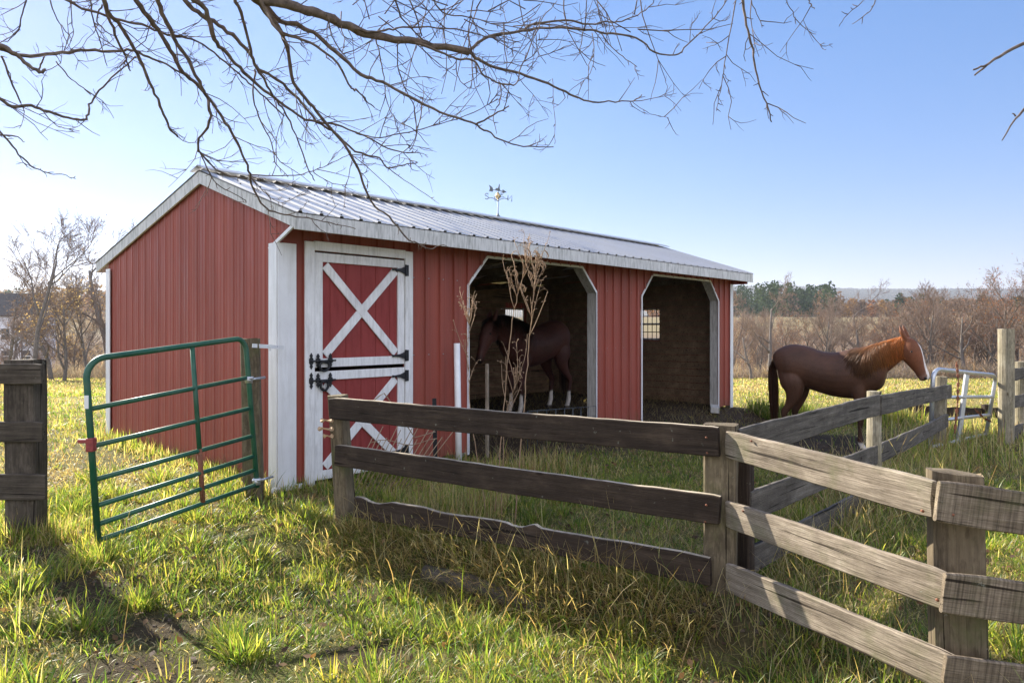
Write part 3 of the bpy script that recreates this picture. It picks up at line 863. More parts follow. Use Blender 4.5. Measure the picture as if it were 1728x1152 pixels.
post(f2, (3.62, 3.0, -0.4), (3.62, 3.0, 0.8), 0.15, 0.13, M['post_wood'], R(-6), 8)
nails(f2, [at(1268, 744, 3.80) , at(1416, 823, 3.28), at(1557, 862, 2.80), at(1254, 862, 3.88), at(1582, 1012, 2.78), at(1608, 868, 2.735)])
# the run going back to the paddock gate
f3 = empty('board_fence', (3.3, 6.4, 0)); tag(f3, 'grey board fence running back from the corner post to the silver gate', 'fence')
for (pa, da), (pm, dm_), (pb, db), h, sd in ((((1246, 724), 4.1), ((1486, 666), 6.4), ((1605, 649), 9.9), 0.185, 21), (((1266, 829), 4.2), ((1478, 753), 6.4), ((1602, 698), 9.9), 0.185, 22), (((1262, 926), 4.2), ((1470, 820), 6.4), ((1596, 770), 9.9), 0.17, 23)):
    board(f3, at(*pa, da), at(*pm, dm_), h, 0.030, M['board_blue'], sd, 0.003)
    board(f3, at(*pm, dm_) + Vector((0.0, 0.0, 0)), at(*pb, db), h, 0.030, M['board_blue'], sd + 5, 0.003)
post(f3, (at(1256, 1040, 4.22).x, 4.27, -0.4), (at(1256, 765, 4.22).x, 4.27, at(1256, 765, 4.22).z), 0.10, 0.13, M['board_dark'], R(50), 9)
post(f3, (at(1480, 770, 6.5).x, 6.56, -0.5), (at(1481, 661, 6.5).x, 6.56, at(1481, 661, 6.5).z), 0.125, 0.125, M['post_pale'], 0, 10, True)
post(f3, (at(1588, 770, 9.95).x, 10.02, -0.6), (at(1593, 636, 9.95).x, 10.02, at(1593, 636, 9.95).z), 0.17, 0.16, M['post_pale'], 0, 11, True)
# stub of fence at the left edge
f4 = empty('board_fence', (-3.66, 5.3, 0)); tag(f4, 'dark board fence cut off by the left edge of the picture', 'fence')
for pr, z, h, sd in ((70, 613, 0.152, 31), (72, 711, 0.152, 32), (74, 801, 0.195, 33)):
    p1 = at(pr, z, 5.18); board(f4, (p1.x - 2.4, 5.28, p1.z - 0.01), p1, h, 0.030, M['board_soot'], sd, 0.0025)
post(f4, (at(46, 912, 5.3).x, 5.30, -0.4), (at(43, 607, 5.3).x, 5.30, at(43, 607, 5.3).z), 0.235, 0.15, M['board_soot'], 0, 12)
post(f4, (-5.75, 5.38, -0.4), (-5.75, 5.38, 1.33), 0.15, 0.13, M['board_soot'], 0, 13)
w = MB()
for z in (0.35, 0.62, 0.75, 1.0): w.tube([(-5.75, 5.45, z), (-3.72, 5.40, z)], 0.003, 4)
for k in range(12): w.tube([(-5.7 + k * 0.165, 5.44, 0.1), (-5.7 + k * 0.165, 5.44, 1.15)], 0.003, 4)
w.build('wire_mesh', M['rust'], f4)
nails(f1, [at(1192, 738, 4.02), at(1193, 764, 4.02), at(1192, 852, 4.02), at(1190, 880, 4.02), at(1180, 962, 4.04), at(577, 683, 5.60), at(575, 695, 5.60), at(585, 762, 5.60)])
nails(f4, [at(40, 626, 5.2), at(52, 640, 5.2), at(40, 722, 5.2), at(54, 737, 5.2), at(42, 820, 5.2)])
# tall round post and its rails at the right edge
q = at(1698, 760, 10.5)
f5 = empty('board_fence', (q.x, q.y, -0.2)); tag(f5, 'pale fence with a tall round post right of the silver gate', 'fence')
post(f5, (q.x, 10.5, -0.7), (q.x, 10.5, at(1698, 555, 10.5).z), 0.215, 0.21, M['post_pale'], 0, 14, True)
post(f5, (at(1722, 760, 11.4).x, 11.4, -0.7), (at(1722, 610, 11.4).x, 11.4, at(1722, 610, 11.4).z), 0.16, 0.16, M['post_pale'], 0, 15, True)
for y0, y1, hh, sd in ((622, 612, 0.19, 41), (668, 655, 0.20, 42), (722, 690, 0.2, 43)):
    board(f5, at(1709, y0, 10.55), at(1780, y1, 13.2), hh, 0.03, M['board_blue'], sd, 0.006)
# low far rail fence behind the silver gate
f6 = empty('rail_fence', (9.0, 13.6, 0)); tag(f6, 'low dark two-rail fence in the grass behind the silver gate', 'fence')
for (xa, ya), (xb, yb), sd in (((1532, 684), (1722, 690), 51), ((1560, 722), (1722, 724), 52)):
    board(f6, at(xa, ya, 12.8), at(xb, yb, 14.2), 0.19, 0.03, M['board_dark'], sd, 0.008)
for xa in (1556, 1670):
    q = at(xa, 700, 13.6); post(f6, (q.x, 13.7, -0.7), (q.x, 13.7, 0.12), 0.13, 0.12, M['board_dark'], 0, xa)

# ------------------------------------------------------------------ gates
def bil(P, a, b):
    """P: bottom-left, bottom-right, top-right, top-left"""
    return (P[0] * (1 - a) + P[1] * a) * (1 - b) + (P[3] * (1 - a) + P[2] * a) * b
GP = [at(166, 921, 5.03), at(434, 822, 6.30), at(414, 570, 6.30), at(144, 607, 5.03)]
base = GP[0].copy()
gate = empty('tube_gate', (base.x, base.y, 0)); tag(gate, 'green tubular steel gate standing open beside the shed gable', 'gate')
rel = lambda p: Vector(p) - gate.location
fr = MB()
c = 0.11
loop = []
def arc(cx, cz, a0, a1): return [(cx + 0.105 * math.cos(R(t)), cz + 0.085 * math.sin(R(t))) for t in np.linspace(a0, a1, 7)]
loop = [(0, 0), (0, 0.85)] + [(0.0 + 0.10 - 0.10 * math.cos(R(t)), 0.90 + 0.10 * math.sin(R(t))) for t in np.linspace(0, 90, 8)] + [(0.93 + 0.07 * math.sin(R(t)), 0.91 + 0.09 * math.cos(R(t))) for t in np.linspace(0, 90, 8)] + [(1, 0.85), (1, 0)]
fr.tube([rel(bil(GP, *q)) for q in loop], 0.023, 12)
fr.build('frame', M['green_pipe'], gate)
for bl, br in ((0.735, 0.735), (0.535, 0.530), (0.355, 0.345), (0.215, 0.21), (0.115, 0.118), (0.03, 0.02)):
    MB().tube([rel(bil(GP, 0.0, bl)), rel(bil(GP, 1.0, br))], 0.0185, 10).build('rail', M['green_pipe'], gate)
um = M['green_pipe']
MB().tube([rel(bil(GP, 0.615, 0.985)), rel(bil(GP, 0.612, 0.36))], 0.0205, 8).build('upright', um, gate)
MB().tube([rel(bil(GP, 0.612, 0.36)), rel(bil(GP, 0.608, 0.03))], 0.0215, 8).build('upright', M['rust'], gate)
lt = MB(); q = rel(bil(GP, 0.0, 0.545))
lt.box(q, (0.055, 0.055, 0.10)); lt.box(q + Vector((-0.06, 0, 0.025)), (0.07, 0.03, 0.03))
lt.build('latch', mat_plain('red_latch', (0.30, 0.05, 0.045), 0.6, 0, 0.35), gate, 0.008)
MB().box(rel(bil(GP, 0.0, 0.775)) + Vector((0, -0.022, 0)), (0.03, 0.006, 0.095)).build('sticker', M['pvc'], gate)
for b_ in (0.72, 0.04):
    h = MB(); q = rel(bil(GP, 1.0, b_))
    h.tube([q + Vector((0, 0, -0.03)), q + Vector((0, 0, 0.03))], 0.033, 10); h.tube([q, q + Vector((0.09, 0.16, 0.01))], 0.012, 8)
    h.tube([q + Vector((-0.03, -0.02, 0.01)), q + Vector((0.05, -0.02, 0.02))], 0.012, 8)
    h.build('hinge_pin', M['galv'], gate)
gp = empty('gate_post', (at(423, 830, 6.5).x, 6.5, 0)); tag(gp, 'brown wooden post that the green gate hangs on', 'post')
post(gp, (at(430, 830, 6.5).x, 6.5, -0.4), (at(422, 571, 6.5).x, 6.5, at(422, 571, 6.5).z), 0.165, 0.15, M['post_wood'], R(12), 21)
br = MB(); a_, b_ = at(426, 583, 6.40), at(479, 586, 6.75)
br.bar(a_, b_, 0.036, 0.010)
br.bar(at(455, 584, 6.55), at(456, 592, 6.56), 0.01, 0.012, (1, 0, 0))
o = br.build('bracket', M['white_metal']); tag(o, 'white metal strap joining the gate post to the shed corner', 'bracket')
st = MB()
for px in (437, 452, 468):
    q = at(px, 584.5, 6.40 + (px - 426) / 53 * 0.35); MB().tube([q + Vector((0, -0.012, 0)), q + Vector((0, -0.002, 0))], 0.006, 8).build('bolt', M['iron'], o)

SP = [at(1569, 775, 9.7), at(1661, 750, 11.2), at(1681, 633, 11.2), at(1575, 622, 9.7)]
sg = empty('tube_gate', (SP[0].x, SP[0].y, -0.2)); tag(sg, 'silver galvanized tube gate beside the tall post on the right', 'gate')
rel = lambda p: Vector(p) - sg.location
SP[0] = SP[0] + Vector((0, 0, -0.02))
fr = MB()
fr.tube([rel(bil(SP, *q)) for q in [(0, 0), (0, 0.85)] + [(0.09 - 0.09 * math.cos(R(t)), 0.88 + 0.12 * math.sin(R(t))) for t in np.linspace(0, 90, 7)] + [(0.92 + 0.08 * math.sin(R(t)), 0.90 + 0.10 * math.cos(R(t))) for t in np.linspace(0, 90, 7)] + [(1, 0.85), (1, 0)]], 0.030, 10)
fr.build('frame', M['galv'], sg)
for b_ in (0.69, 0.43, 0.15, 0.0):
    MB().tube([rel(bil(SP, -0.0, b_)), rel(bil(SP, 1.0, b_))], 0.026, 8).build('rail', M['galv'], sg)
MB().bar(rel(bil(SP, 0.50, 0.97)), rel(bil(SP, 0.46, 0.0)), 0.075, 0.03, (1, 0.3, 0)).build('upright', M['galv'], sg)
ch = MB()
pts = [at(1614, 610, 9.7), at(1617, 640, 9.7), at(1616, 680, 9.7), at(1611, 730, 9.7)]
for a_, b_ in zip(pts, pts[1:]):
    for k in range(7):
        p0 = a_.lerp(b_, k / 7); p1 = a_.lerp(b_, (k + 1.15) / 7); ch.bar(p0, p1, 0.012 + 0.022 * (k % 2), 0.012, (1, 0, 0) if k % 2 else (0, 1, 0.2))
o = ch.build('chain', M['rust']); tag(o, 'rusty chain hanging straight down over the silver gate', 'chain')
ch = MB()
pts = [at(1645, 690, 10.5), at(1660, 705, 10.7), at(1674, 712, 11.0)]
for a_, b_ in zip(pts, pts[1:]):
    for k in range(5):
        p0 = a_.lerp(b_, k / 5); p1 = a_.lerp(b_, (k + 1.1) / 5); ch.bar(p0, p1, 0.012 + 0.02 * (k % 2), 0.012, (1, 0, 0.3) if k % 2 else (0, 1, 0.2))
o = ch.build('chain', M['rust']); tag(o, 'short rusty chain sagging to the right stile of the silver gate', 'chain')

# ------------------------------------------------------------------ stakes, panels, small things
pc = at(775, 779, 8.35); pt = at(771, 579, 8.35)
o = MB().tube([(0, 0, -0.3), (pt.x - pc.x, 0, pt.z)], 0.038, 14).build('pvc_pipe', M['pvc']); o.location = (pc.x, pc.y, 0)
tag(o, 'white plastic pipe standing upright between the Dutch door and the open bay', 'pipe')
q = at(822, 780, 8.7); sk = empty('wooden_stake', (q.x, q.y, 0)); tag(sk, 'thin weathered wooden stake in front of the first open bay', 'stake')
post(sk, (q.x, q.y, -0.3), (q.x, q.y, at(822, 614, 8.7).z), 0.045, 0.04, M['board_grey'], 0.3, 31)
tp = MB(); q = at(736, 772, 7.6)
tp.bar((0, 0, -0.3), (-0.02, 0, at(736, 672, 7.6).z), 0.012, 0.045, (0, 1, 0)); tp.bar((0, 0.02, -0.3), (-0.02, 0.02, at(736, 672, 7.6).z), 0.04, 0.008, (0, 1, 0))
o = tp.build('steel_stake', M['iron']); o.location = (q.x, q.y, 0); tag(o, 'dark steel fence stake in front of the red wall beside the Dutch door', 'stake')
# welded wire panel leaning behind the left end of the dark fence
wp = MB(); A0, A1 = at(600, 795, 6.6), at(716, 790, 6.9)
for k in range(15):
    u_ = k / 14; p = A0.lerp(A1, u_); lean = Vector((0.16 + 0.12 * u_, 0.10, 0.34 + 0.10 * math.sin(3 * u_)))
    wp.tube([p - lean * 0.45, p + lean * (0.9 + 0.25 * math.sin(k * 1.9))], 0.0042, 4)
for u_ in (0.15, 0.75):
    wp.tube([A0.lerp(A1, k / 8) + Vector((0.16, 0.10, 0.34)) * u_ + Vector((0, 0, 0.03 * math.sin(k))) for k in range(9)], 0.004, 4)
pts = [at(600, 700, 6.4), at(640, 668, 6.5), at(648, 663, 6.5), at(668, 690, 6.6), at(700, 738, 6.7), at(735, 728, 6.8)]
wp.tube(pts, 0.005, 4)
o = wp.build('wire_panel', mat_plain('dry_wire', (0.33, 0.24, 0.15), 0.7, 0.1, 0.3)); tag(o, 'bent rusty wire panel tangled behind the left end of the dark fence', 'wire panel')
# light mesh across the first bay
hp = MB(); P0, P1 = Vector((at(890, 700, 9.0).x, 9.0, at(890, 694, 9.0).z)), at(1006, 685, 10.55)
for zz in (0, -0.15, -0.32): hp.tube([P0 + Vector((0, 0, zz)), P1 + Vector((0, 0, zz))], 0.004, 5)
for k in range(9): p = P0.lerp(P1, k / 8); hp.tube([p, p + Vector((0, 0, -0.5))], 0.005, 5)
o = hp.build('wire_panel', M['vane']); tag(o, 'low galvanized wire panel across the first open bay', 'wire panel')
bb = MB(); bb.box((0, 0, 0.05), (0.55, 0.16, 0.11)); o = bb.build('timber', M['frame_wood'], None, 0.01); q = BC + 9.0 * BU - 0.12 * BV
o.location = (q[0], q[1], 0.02); o.rotation_euler = (0.05, 0, ROT + 0.5); tag(o, 'short pale timber on the soil in the second open bay', 'timber')
lg = MB(); lg.tube([(-0.5, 0, 0), (-0.15, 0.02, 0.01), (0.2, -0.01, 0.0), (0.55, 0.02, -0.02)], [0.055, 0.065, 0.06, 0.05], 10)
o = lg.build('log', M['board_soot']); q = at(818, 985, 4.55); o.location = (q.x, q.y, ground_z(q.x, q.y) + 0.01); o.rotation_euler = (0, 0.06, R(-32)); tag(o, 'dark rotting log in the bank under the dark fence', 'log')
fg = MB()
for px, py, rr in ((551, 708, 0.040), (549, 722, 0.050), (553, 734, 0.032)):
    p = at(px + 4, py, 5.66); n = 14
    for ring in range(1):
        vs = [p + Vector((rr * math.cos(t) * 1.2 - 0.02, rr * math.sin(t) * 0.9 - 0.01, 0.012 * math.sin(3 * t))) for t in np.linspace(0, 2 * math.pi, n, endpoint=False)]
        lo = [v + Vector((0.02, 0.01, -0.018)) * 0.6 for v in vs]
        fg.add(vs + lo, [tuple(range(n)), tuple(range(n, 2 * n))[::-1]] + [(k, n + k, n + (k + 1) % n, (k + 1) % n) for k in range(n)])
o = fg.build('bracket_fungus', mat_plain('fungus', (0.50, 0.34, 0.20), 0.8, 0, 0.4, 40)); tag(o, 'tan bracket fungus on the end post of the dark fence', 'fungus')

# ------------------------------------------------------------------ tall dead weeds
def weed(base, tip, px_path, label, seed, branch_from=0.45, nb=20, spread=0.30, rad=0.011):
    rr = random.Random(seed)
    root = empty('dry_weed', base); tag(root, label, 'weed', 'tall dead weeds behind the dark fence')
    rel = lambda p: Vector(p) - root.location
    mb = MB(); hd = MB()
    pts = [rel(p) for p in px_path]
    m = len(pts)
    # finer path with a little wobble
    fine = []
    for a_, b_ in zip(pts, pts[1:]):
        for k in range(5): fine.append(a_.lerp(b_, k / 5) + Vector((rr.uniform(-1, 1), rr.uniform(-1, 1), 0)) * 0.006)
    fine.append(pts[-1])
    mb.tube(fine, list(np.linspace(rad, rad * 0.35, len(fine))), 6)
    for k in range(nb):
        u_ = branch_from + (1 - branch_from) * rr.random() ** 0.8
        i = min(int(u_ * (len(fine) - 1)), len(fine) - 2); p = fine[i].lerp(fine[i + 1], rr.random())
        a_ = rr.uniform(0, 6.28); L = rr.uniform(0.14, 0.48) * (1.35 - 0.75 * u_)
        d = Vector((math.cos(a_) * 0.42, math.sin(a_) * 0.35, rr.uniform(0.7, 1.0))).normalized()
        q = [p]
        for s_ in range(4):
            d = (d + Vector((rr.uniform(-1, 1), rr.uniform(-1, 1), 0.9)) * 0.16).normalized(); q.append(q[-1] + d * L / 4)
        mb.tube(q, [0.0031, 0.0028, 0.0024, 0.0020, 0.0016], 4)
        for t in range(rr.randint(2, 5)):
            b0 = q[rr.randint(2, 4)]; dd = Vector((rr.uniform(-1, 1), rr.uniform(-1, 1), rr.uniform(0.1, 1))).normalized() * rr.uniform(0.02, 0.07)
            mb.tube([b0, b0 + dd * 0.6 + Vector((0, 0, 0.01)), b0 + dd], [0.002, 0.0017, 0.0013], 3)
            hd.sphere(b0 + dd, rr.uniform(0.003, 0.006), 5, 4)
            if rr.random() < 0.10:
                e = b0 + dd; hd.tube([e, e + Vector((0.015, 0, -0.012)), e + Vector((0.03, 0.01, -0.04)), e + Vector((0.022, 0.01, -0.065))], [0.003, 0.006, 0.005, 0.002], 4)
    mb.build('stalk', M_weed, root); tag(hd.build('seed_head', M_weed, root), kind='stuff')
M_weed = mat_plain('weed_straw', (0.36, 0.235, 0.14), 0.85, 0, 0.3, 12)
weed(at(826, 890, 5.62), 0, [at(826, 890, 5.62), at(816, 840, 5.62), at(803, 760, 5.62), at(793, 690, 5.62), at(790, 620, 5.62), at(791, 560, 5.62), at(789, 505, 5.62)], 'leftmost slender dead weed by the left edge of the first open bay', 3, 0.55, 14, 0.2, 0.0052)
weed(at(834, 885, 5.70), 0, [at(834, 885, 5.70), at(843, 780, 5.70), at(850, 690, 5.70), at(856, 610, 5.70), at(864, 540, 5.70), at(876, 490, 5.70), at(888, 440, 5.70)], 'tall dead weed in the middle of the first open bay, branching widest', 4, 0.62, 16, 0.3, 0.0062)
weed(at(868, 890, 5.60), 0, [at(868, 890, 5.60), at(876, 780, 5.60), at(884, 690, 5.60), at(890, 615, 5.60), at(896, 540, 5.60), at(903, 480, 5.60), at(908, 435, 5.60)], 'rightmost tall dead weed with a dense brown top in the first open bay', 5, 0.60, 19, 0.3, 0.0064)
weed(at(846, 880, 5.66), 0, [at(846, 880, 5.66), at(848, 800, 5.66), at(852, 700, 5.66), at(866, 660, 5.66), at(880, 620, 5.66)], 'shortest dead weed, between the two tall ones', 6, 0.45, 12, 0.2, 0.005)

# ------------------------------------------------------------------ horses
def loft(mb, secs, n=18):
    """secs: (center, half width across y, half height perpendicular) along a path in the xz plane or bent; closed tube"""
    m = len(secs); vs, fs = [], []
    cs = [Vector(s[0]) for s in secs]
    for i, (c_, ry, rz) in enumerate(secs):
        c_ = Vector(c_)
        t = (cs[min(i + 1, m - 1)] - cs[max(i - 1, 0)]).normalized()
        y = Vector((0, 1, 0)); y = (y - t * y.dot(t)).normalized(); z = t.cross(y)
        z = y.cross(t) * -1 if z.length < 0.1 else z
        for k in range(n):
            a_ = 2 * math.pi * k / n
            vs.append(c_ + y * (math.cos(a_) * ry) + z * (math.sin(a_) * rz))
    for i in range(m - 1):
        for k in range(n): fs.append((i * n + k, i * n + (k + 1) % n, (i + 1) * n + (k + 1) % n, (i + 1) * n + k))
    fs.append(tuple(range(n))[::-1]); fs.append(tuple((m - 1) * n + k for k in range(n)))
    mb.add(vs, fs)

def catmull(secs, sub=4):
    """smooth the sections of a loft"""
    A = np.array([[*s[0], s[1], s[2]] for s in secs], float); out = []
    for i in range(len(A) - 1):
        p0, p1, p2, p3 = A[max(i - 1, 0)], A[i], A[i + 1], A[min(i + 2, len(A) - 1)]
        for k in range(sub):
            t = k / sub
            out.append(0.5 * (2 * p1 + (p2 - p0) * t + (2 * p0 - 5 * p1 + 4 * p2 - p3) * t * t + (3 * p1 - p0 - 3 * p2 + p3) * t ** 3))
    out.append(A[-1])
    return [(tuple(o[:3]), max(o[3], 0.006), max(o[4], 0.006)) for o in out]

def scaled(secs, k):
    o = secs[0][0]
    return [(tuple(o[i] + (c_[i] - o[i]) * k for i in range(3)), a_, b_) for c_, a_, b_ in secs]

def shift(dx, secs):
    return [((c_[0] - dx, c_[1], c_[2]), a_, b_) for c_, a_, b_ in secs]

def make_horse(name, loc, rz, label, coat, socks, neck, head, headturn, mane_col, tail_col, blaze, scale=1.0, front_off=(0.0, 0.10), hind_off=(0.0, 0.12), sockh=(0.2, 0.2, 0.2, 0.2), mane_side=-1, leg_back=0.09):
    root = empty(name, loc, rz); root.scale = (scale * (0.90 if blaze else 1), scale, scale); tag(root, label, 'horse')
    mb = MB()
    loft(mb, catmull([((-0.84, 0, 1.20), .09, .13), ((-0.78, 0, 1.22), .19, .23), ((-0.62, 0, 1.225), .265, .30), ((-0.42, 0, 1.205), .265, .305), ((-0.18, 0, 1.135), .27, .300), ((0.08, 0, 1.095), .275, .325), ((0.32, 0, 1.105), .265, .355), ((0.50, 0, 1.14), .24, .36), ((0.66, 0, 1.13), .215, .30), ((0.78, 0, 1.10), .16, .21), ((0.82, 0, 1.09), .08, .12)], 4), 24)
    loft(mb, catmull(neck, 4), 20)
    # head, turned about the poll
    hb = MB(); loft(hb, catmull(head, 3), 18)
    piv = Vector(head[0][0]); Rm = Matrix.Translation(piv) @ Matrix.Rotation(headturn, 4, 'Z') @ Matrix.Translation(-piv)
    T = lambda p: Rm @ Vector(p)
    hv = [T(v) for v in hb.v]; mb.add(hv, hb.f)
    h0, h1 = Vector(head[0][0]), Vector(head[-2][0]); hd = (h1 - h0).normalized(); hup = Vector((-hd.z, 0, hd.x)); hup = hup if hup.x > 0 or hup.z > 0 else -hup
    # jaw and brow volumes
    for sy in (-1, 1):
        p = h0 + hd * 0.17 - hup * 0.05 + Vector((0, sy * 0.045, 0)); s_ = MB().sphere((0, 0, 0), (0.085, 0.045, 0.10), 12, 8)
        mb.add([T(p + Vector(v)) for v in s_.v], s_.f)
        e = h0 - hd * 0.02 + hup * 0.06 + Vector((0, sy * 0.052, 0))
        ear = MB(); loft(ear, [(tuple(e - hd * -0.05), .024, .028), (tuple(e - hd * 0.04 + Vector((0, sy * 0.008, 0))), .040, .040), (tuple(e - hd * 0.11 + Vector((0, sy * 0.016, 0)) + hup * 0.01), .040, .034), (tuple(e - hd * 0.20 + Vector((0, sy * 0.014, 0)) + hup * 0.025), .012, .010)], 8)
        mb.add([T(v) for v in ear.v], ear.f)
        p = h1 - hd * 0.02 + Vector((0, sy * 0.035, 0)) + hup * 0.025; s_ = MB().sphere((0, 0, 0), (0.04, 0.028, 0.04), 10, 6)
        mb.add([T(p + Vector(v)) for v in s_.v], s_.f)
    for sy, fo, ho in ((-1, front_off[0], hind_off[0]), (1, front_off[1], hind_off[1])):
        y = sy * 0.145
        loft(mb, catmull(shift(leg_back, [((.50, y * .95, 1.10), .085, .16), ((.53 + fo * .2, y, .92), .085, .125), ((.55 + fo * .5, y, .76), .062, .082), ((.56 + fo * .8, y, .60), .048, .058), ((.57 + fo, y, .50), .049, .056), ((.57 + fo, y, .45), .044, .048), ((.565 + fo, y, .34), .030, .036), ((.565 + fo, y, .24), .031, .037), ((.565 + fo, y, .175), .040, .046), ((.59 + fo, y, .11), .036, .040), ((.61 + fo, y, .07), .044, .050), ((.62 + fo, y, .035), .052, .062), ((.628 + fo, y, .0), .056, .070)]), 3), 14)
        y = sy * 0.15
        loft(mb, catmull([((-.58, y * .7, 1.16), .12, .22), ((-.55 + ho * .2, y, .98), .125, .20), ((-.53 + ho * .3, y, .84), .10, .155), ((-.58 + ho * .6, y, .70), .068, .098), ((-.66 + ho * .9, y, .585), .048, .062), ((-.715 + ho, y, .52), .044, .060), ((-.715 + ho, y, .45), .038, .050), ((-.695 + ho, y, .34), .031, .040), ((-.685 + ho, y, .24), .033, .040), ((-.68 + ho, y, .175), .041, .048), ((-.655 + ho, y, .11), .037, .041), ((-.635 + ho, y, .07), .044, .050), ((-.625 + ho, y, .035), .052, .062), ((-.617 + ho, y, .0), .055, .069)], 3), 14)
    me = mb.mesh('tmp')
    tmp = link_mesh('tmp', me)
    rm = tmp.modifiers.new('r', 'REMESH'); rm.mode = 'VOXEL'; rm.voxel_size = 0.014
    sm = tmp.modifiers.new('s', 'SMOOTH'); sm.factor = 0.5; sm.iterations = 7
    dg = bpy.context.evaluated_depsgraph_get()
    body = bpy.data.meshes.new_from_object(tmp.evaluated_get(dg))
    bpy.data.objects.remove(tmp); bpy.data.meshes.remove(me)
    nv = len(body.vertices); co = np.empty(nv * 3, np.float32); body.vertices.foreach_get('co', co); co = co.reshape(-1, 3)
    x, y, z = co.T
    c_ = np.tile(np.array(coat), (nv, 1))
    if blaze:      # sunlight on neck and head painted in as brighter chestnut
        fr_ = (sstep(0.60, 1.0, x) * sstep(1.0, 1.25, z))[:, None]; c_ = c_ * (1 - fr_) + np.array([0.165, 0.058, 0.024]) * fr_
    low = sstep(0.62, 0.40, z)[:, None]; c_ = c_ * (1 - 0.35 * low)
    hoof = sstep(0.075, 0.06, z)
    for i, (fx, sy) in enumerate(((1, -1), (1, 1), (-1, -1), (-1, 1))):
        leg = (x > 0.2) if fx > 0 else (x < -0.2)
        leg = leg & (y * sy > 0)
        edge = sockh[i] + 0.018 * np.sin(np.arctan2(y - sy * 0.145, x - 0.6 * fx) * 3)
        wv_ = sstep(edge + 0.02, edge - 0.02, z) * leg * socks[i]
        c_ = c_ + (np.array([0.72, 0.68, 0.62]) - c_) * wv_[:, None]
    c_ = c_ + (np.array([0.09, 0.075, 0.06]) - c_) * hoof[:, None]
    inv = Rm.inverted(); Rn = np.array(inv)
    loc_ = co @ Rn[:3, :3].T + Rn[:3, 3]
    rel_ = loc_ - np.array(h0); along = rel_ @ np.array(hd); upn = rel_ @ np.array(hup)
    headm = (along > -0.02) & (loc_[:, 0] > head[0][0][0] - 0.12) & (z > 0.75)
    L = (h1 - h0).length
    if blaze:
        bl = sstep(0.022, 0.012, np.abs(loc_[:, 1]) - 0.022 * sstep(0.5, 1.0, along / L)) * sstep(-0.02, 0.03, upn) * sstep(0.16, 0.30, along / L) * headm
        c_ = c_ + (np.array([0.78, 0.74, 0.70]) - c_) * bl[:, None]
        mz = sstep(0.86, 0.98, along / L) * headm
        c_ = c_ + (np.array([0.20, 0.12, 0.09]) - c_) * (0.7 * mz * (1 - bl))[:, None]
    else:
        mz = sstep(0.80, 1.0, along / L) * headm
        c_ = c_ * (1 - 0.6 * mz[:, None])
    ca = body.attributes.new('Col', 'FLOAT_COLOR', 'POINT'); cc = np.ones((nv, 4), np.float32); cc[:, :3] = c_; ca.data.foreach_set('color', cc.ravel())
    body.polygons.foreach_set('use_smooth', np.ones(len(body.polygons), bool))
    body.name = 'body'
    link_mesh('body', body, M['coat'], root)
    for sy in (-1, 1):
        p = h0 + hd * 0.19 + hup * 0.055 + Vector((0, sy * 0.078, 0))
        MB().sphere(T(p), 0.021, 10, 8).build('eye', M['eye'], root)
        p = h1 + hd * 0.012 + hup * 0.03 + Vector((0, sy * 0.052, 0))
        MB().sphere(T(p), (0.018, 0.010, 0.022), 8, 6).build('nostril', M['eye'], root)
    # mane and forelock: locks of hair
    rr = random.Random(hash(name) % 7 + len(label)); hair = [[], [], []]
    def lock(p0, d0, L, side, w, cvar, out=0.03):
        pts = []; p = Vector(p0); d = Vector(d0)
        for k in range(7):
            pts.append(p.copy()); d = (d + Vector((0, 0, -0.55)) + Vector((rr.uniform(-1, 1), rr.uniform(-.4, .4), 0)) * 0.14).normalized(); p = p + d * L / 6
        wd = Vector((1, 0, 0.25)).normalized(); base_ = len(hair[0])
        for k, q in enumerate(pts):
            ww = w * (1 - (k / 6) ** 1.6) + 0.0008
            hair[0] += [tuple(q - wd * ww), tuple(q + wd * ww + Vector((0, side * 0.004, 0)))]; hair[2] += [cvar, cvar]
        for k in range(6): hair[1].append((base_ + 2 * k, base_ + 2 * k + 1, base_ + 2 * k + 3, base_ + 2 * k + 2))
    ns = catmull(neck, 6)
    crest = []
    for i in range(len(ns)):
        c0 = Vector(ns[i][0]); t = (Vector(ns[min(i + 1, len(ns) - 1)][0]) - Vector(ns[max(i - 1, 0)][0])).normalized(); up_ = Vector((-t.z, 0, t.x)); crest.append((c0 + up_ * ns[i][2], ns[i][1]))
    crest = [(Vector((0.36, 0, 1.475)), 0.1), (Vector((0.45, 0, 1.495)), 0.12)] + [cr for cr in crest if cr[0].x > 0.52]
    cr_ = [(Vector((0.38, 0, 1.475)), 0.23, 0.34), (Vector((0.46, 0, 1.49)), 0.21, 0.33)] + [(c_, r_, ns[min(range(len(ns)), key=lambda j: abs(ns[j][0][0] - c_.x))][2]) for c_, r_ in crest[2:]]
    for k in range(5200):
        xq = cr_[0][0].x + (cr_[-1][0].x - cr_[0][0].x) * rr.random(); i = max(0, max(j for j in range(len(cr_) - 1) if cr_[j][0].x <= xq + 1e-6)); f_ = (xq - cr_[i][0].x) / max(1e-6, cr_[i + 1][0].x - cr_[i][0].x); u_ = (xq - cr_[0][0].x) / (cr_[-1][0].x - cr_[0][0].x)
        p = cr_[i][0].lerp(cr_[i + 1][0], f_); ry = cr_[i][1]; rz = cr_[i][2]
        side = mane_side if rr.random() < 0.88 else -mane_side
        L = (0.44 - 0.16 * u_) * rr.uniform(0.20, 1.15) * min(1.0, 0.35 + 4 * u_)
        cv = np.array(mane_col(u_)) * rr.uniform(0.5, 1.4); off = rr.uniform(0.003, 0.022); dx = rr.gauss(0.0, 0.07) - 0.02; w = rr.uniform(0.0016, 0.0042)
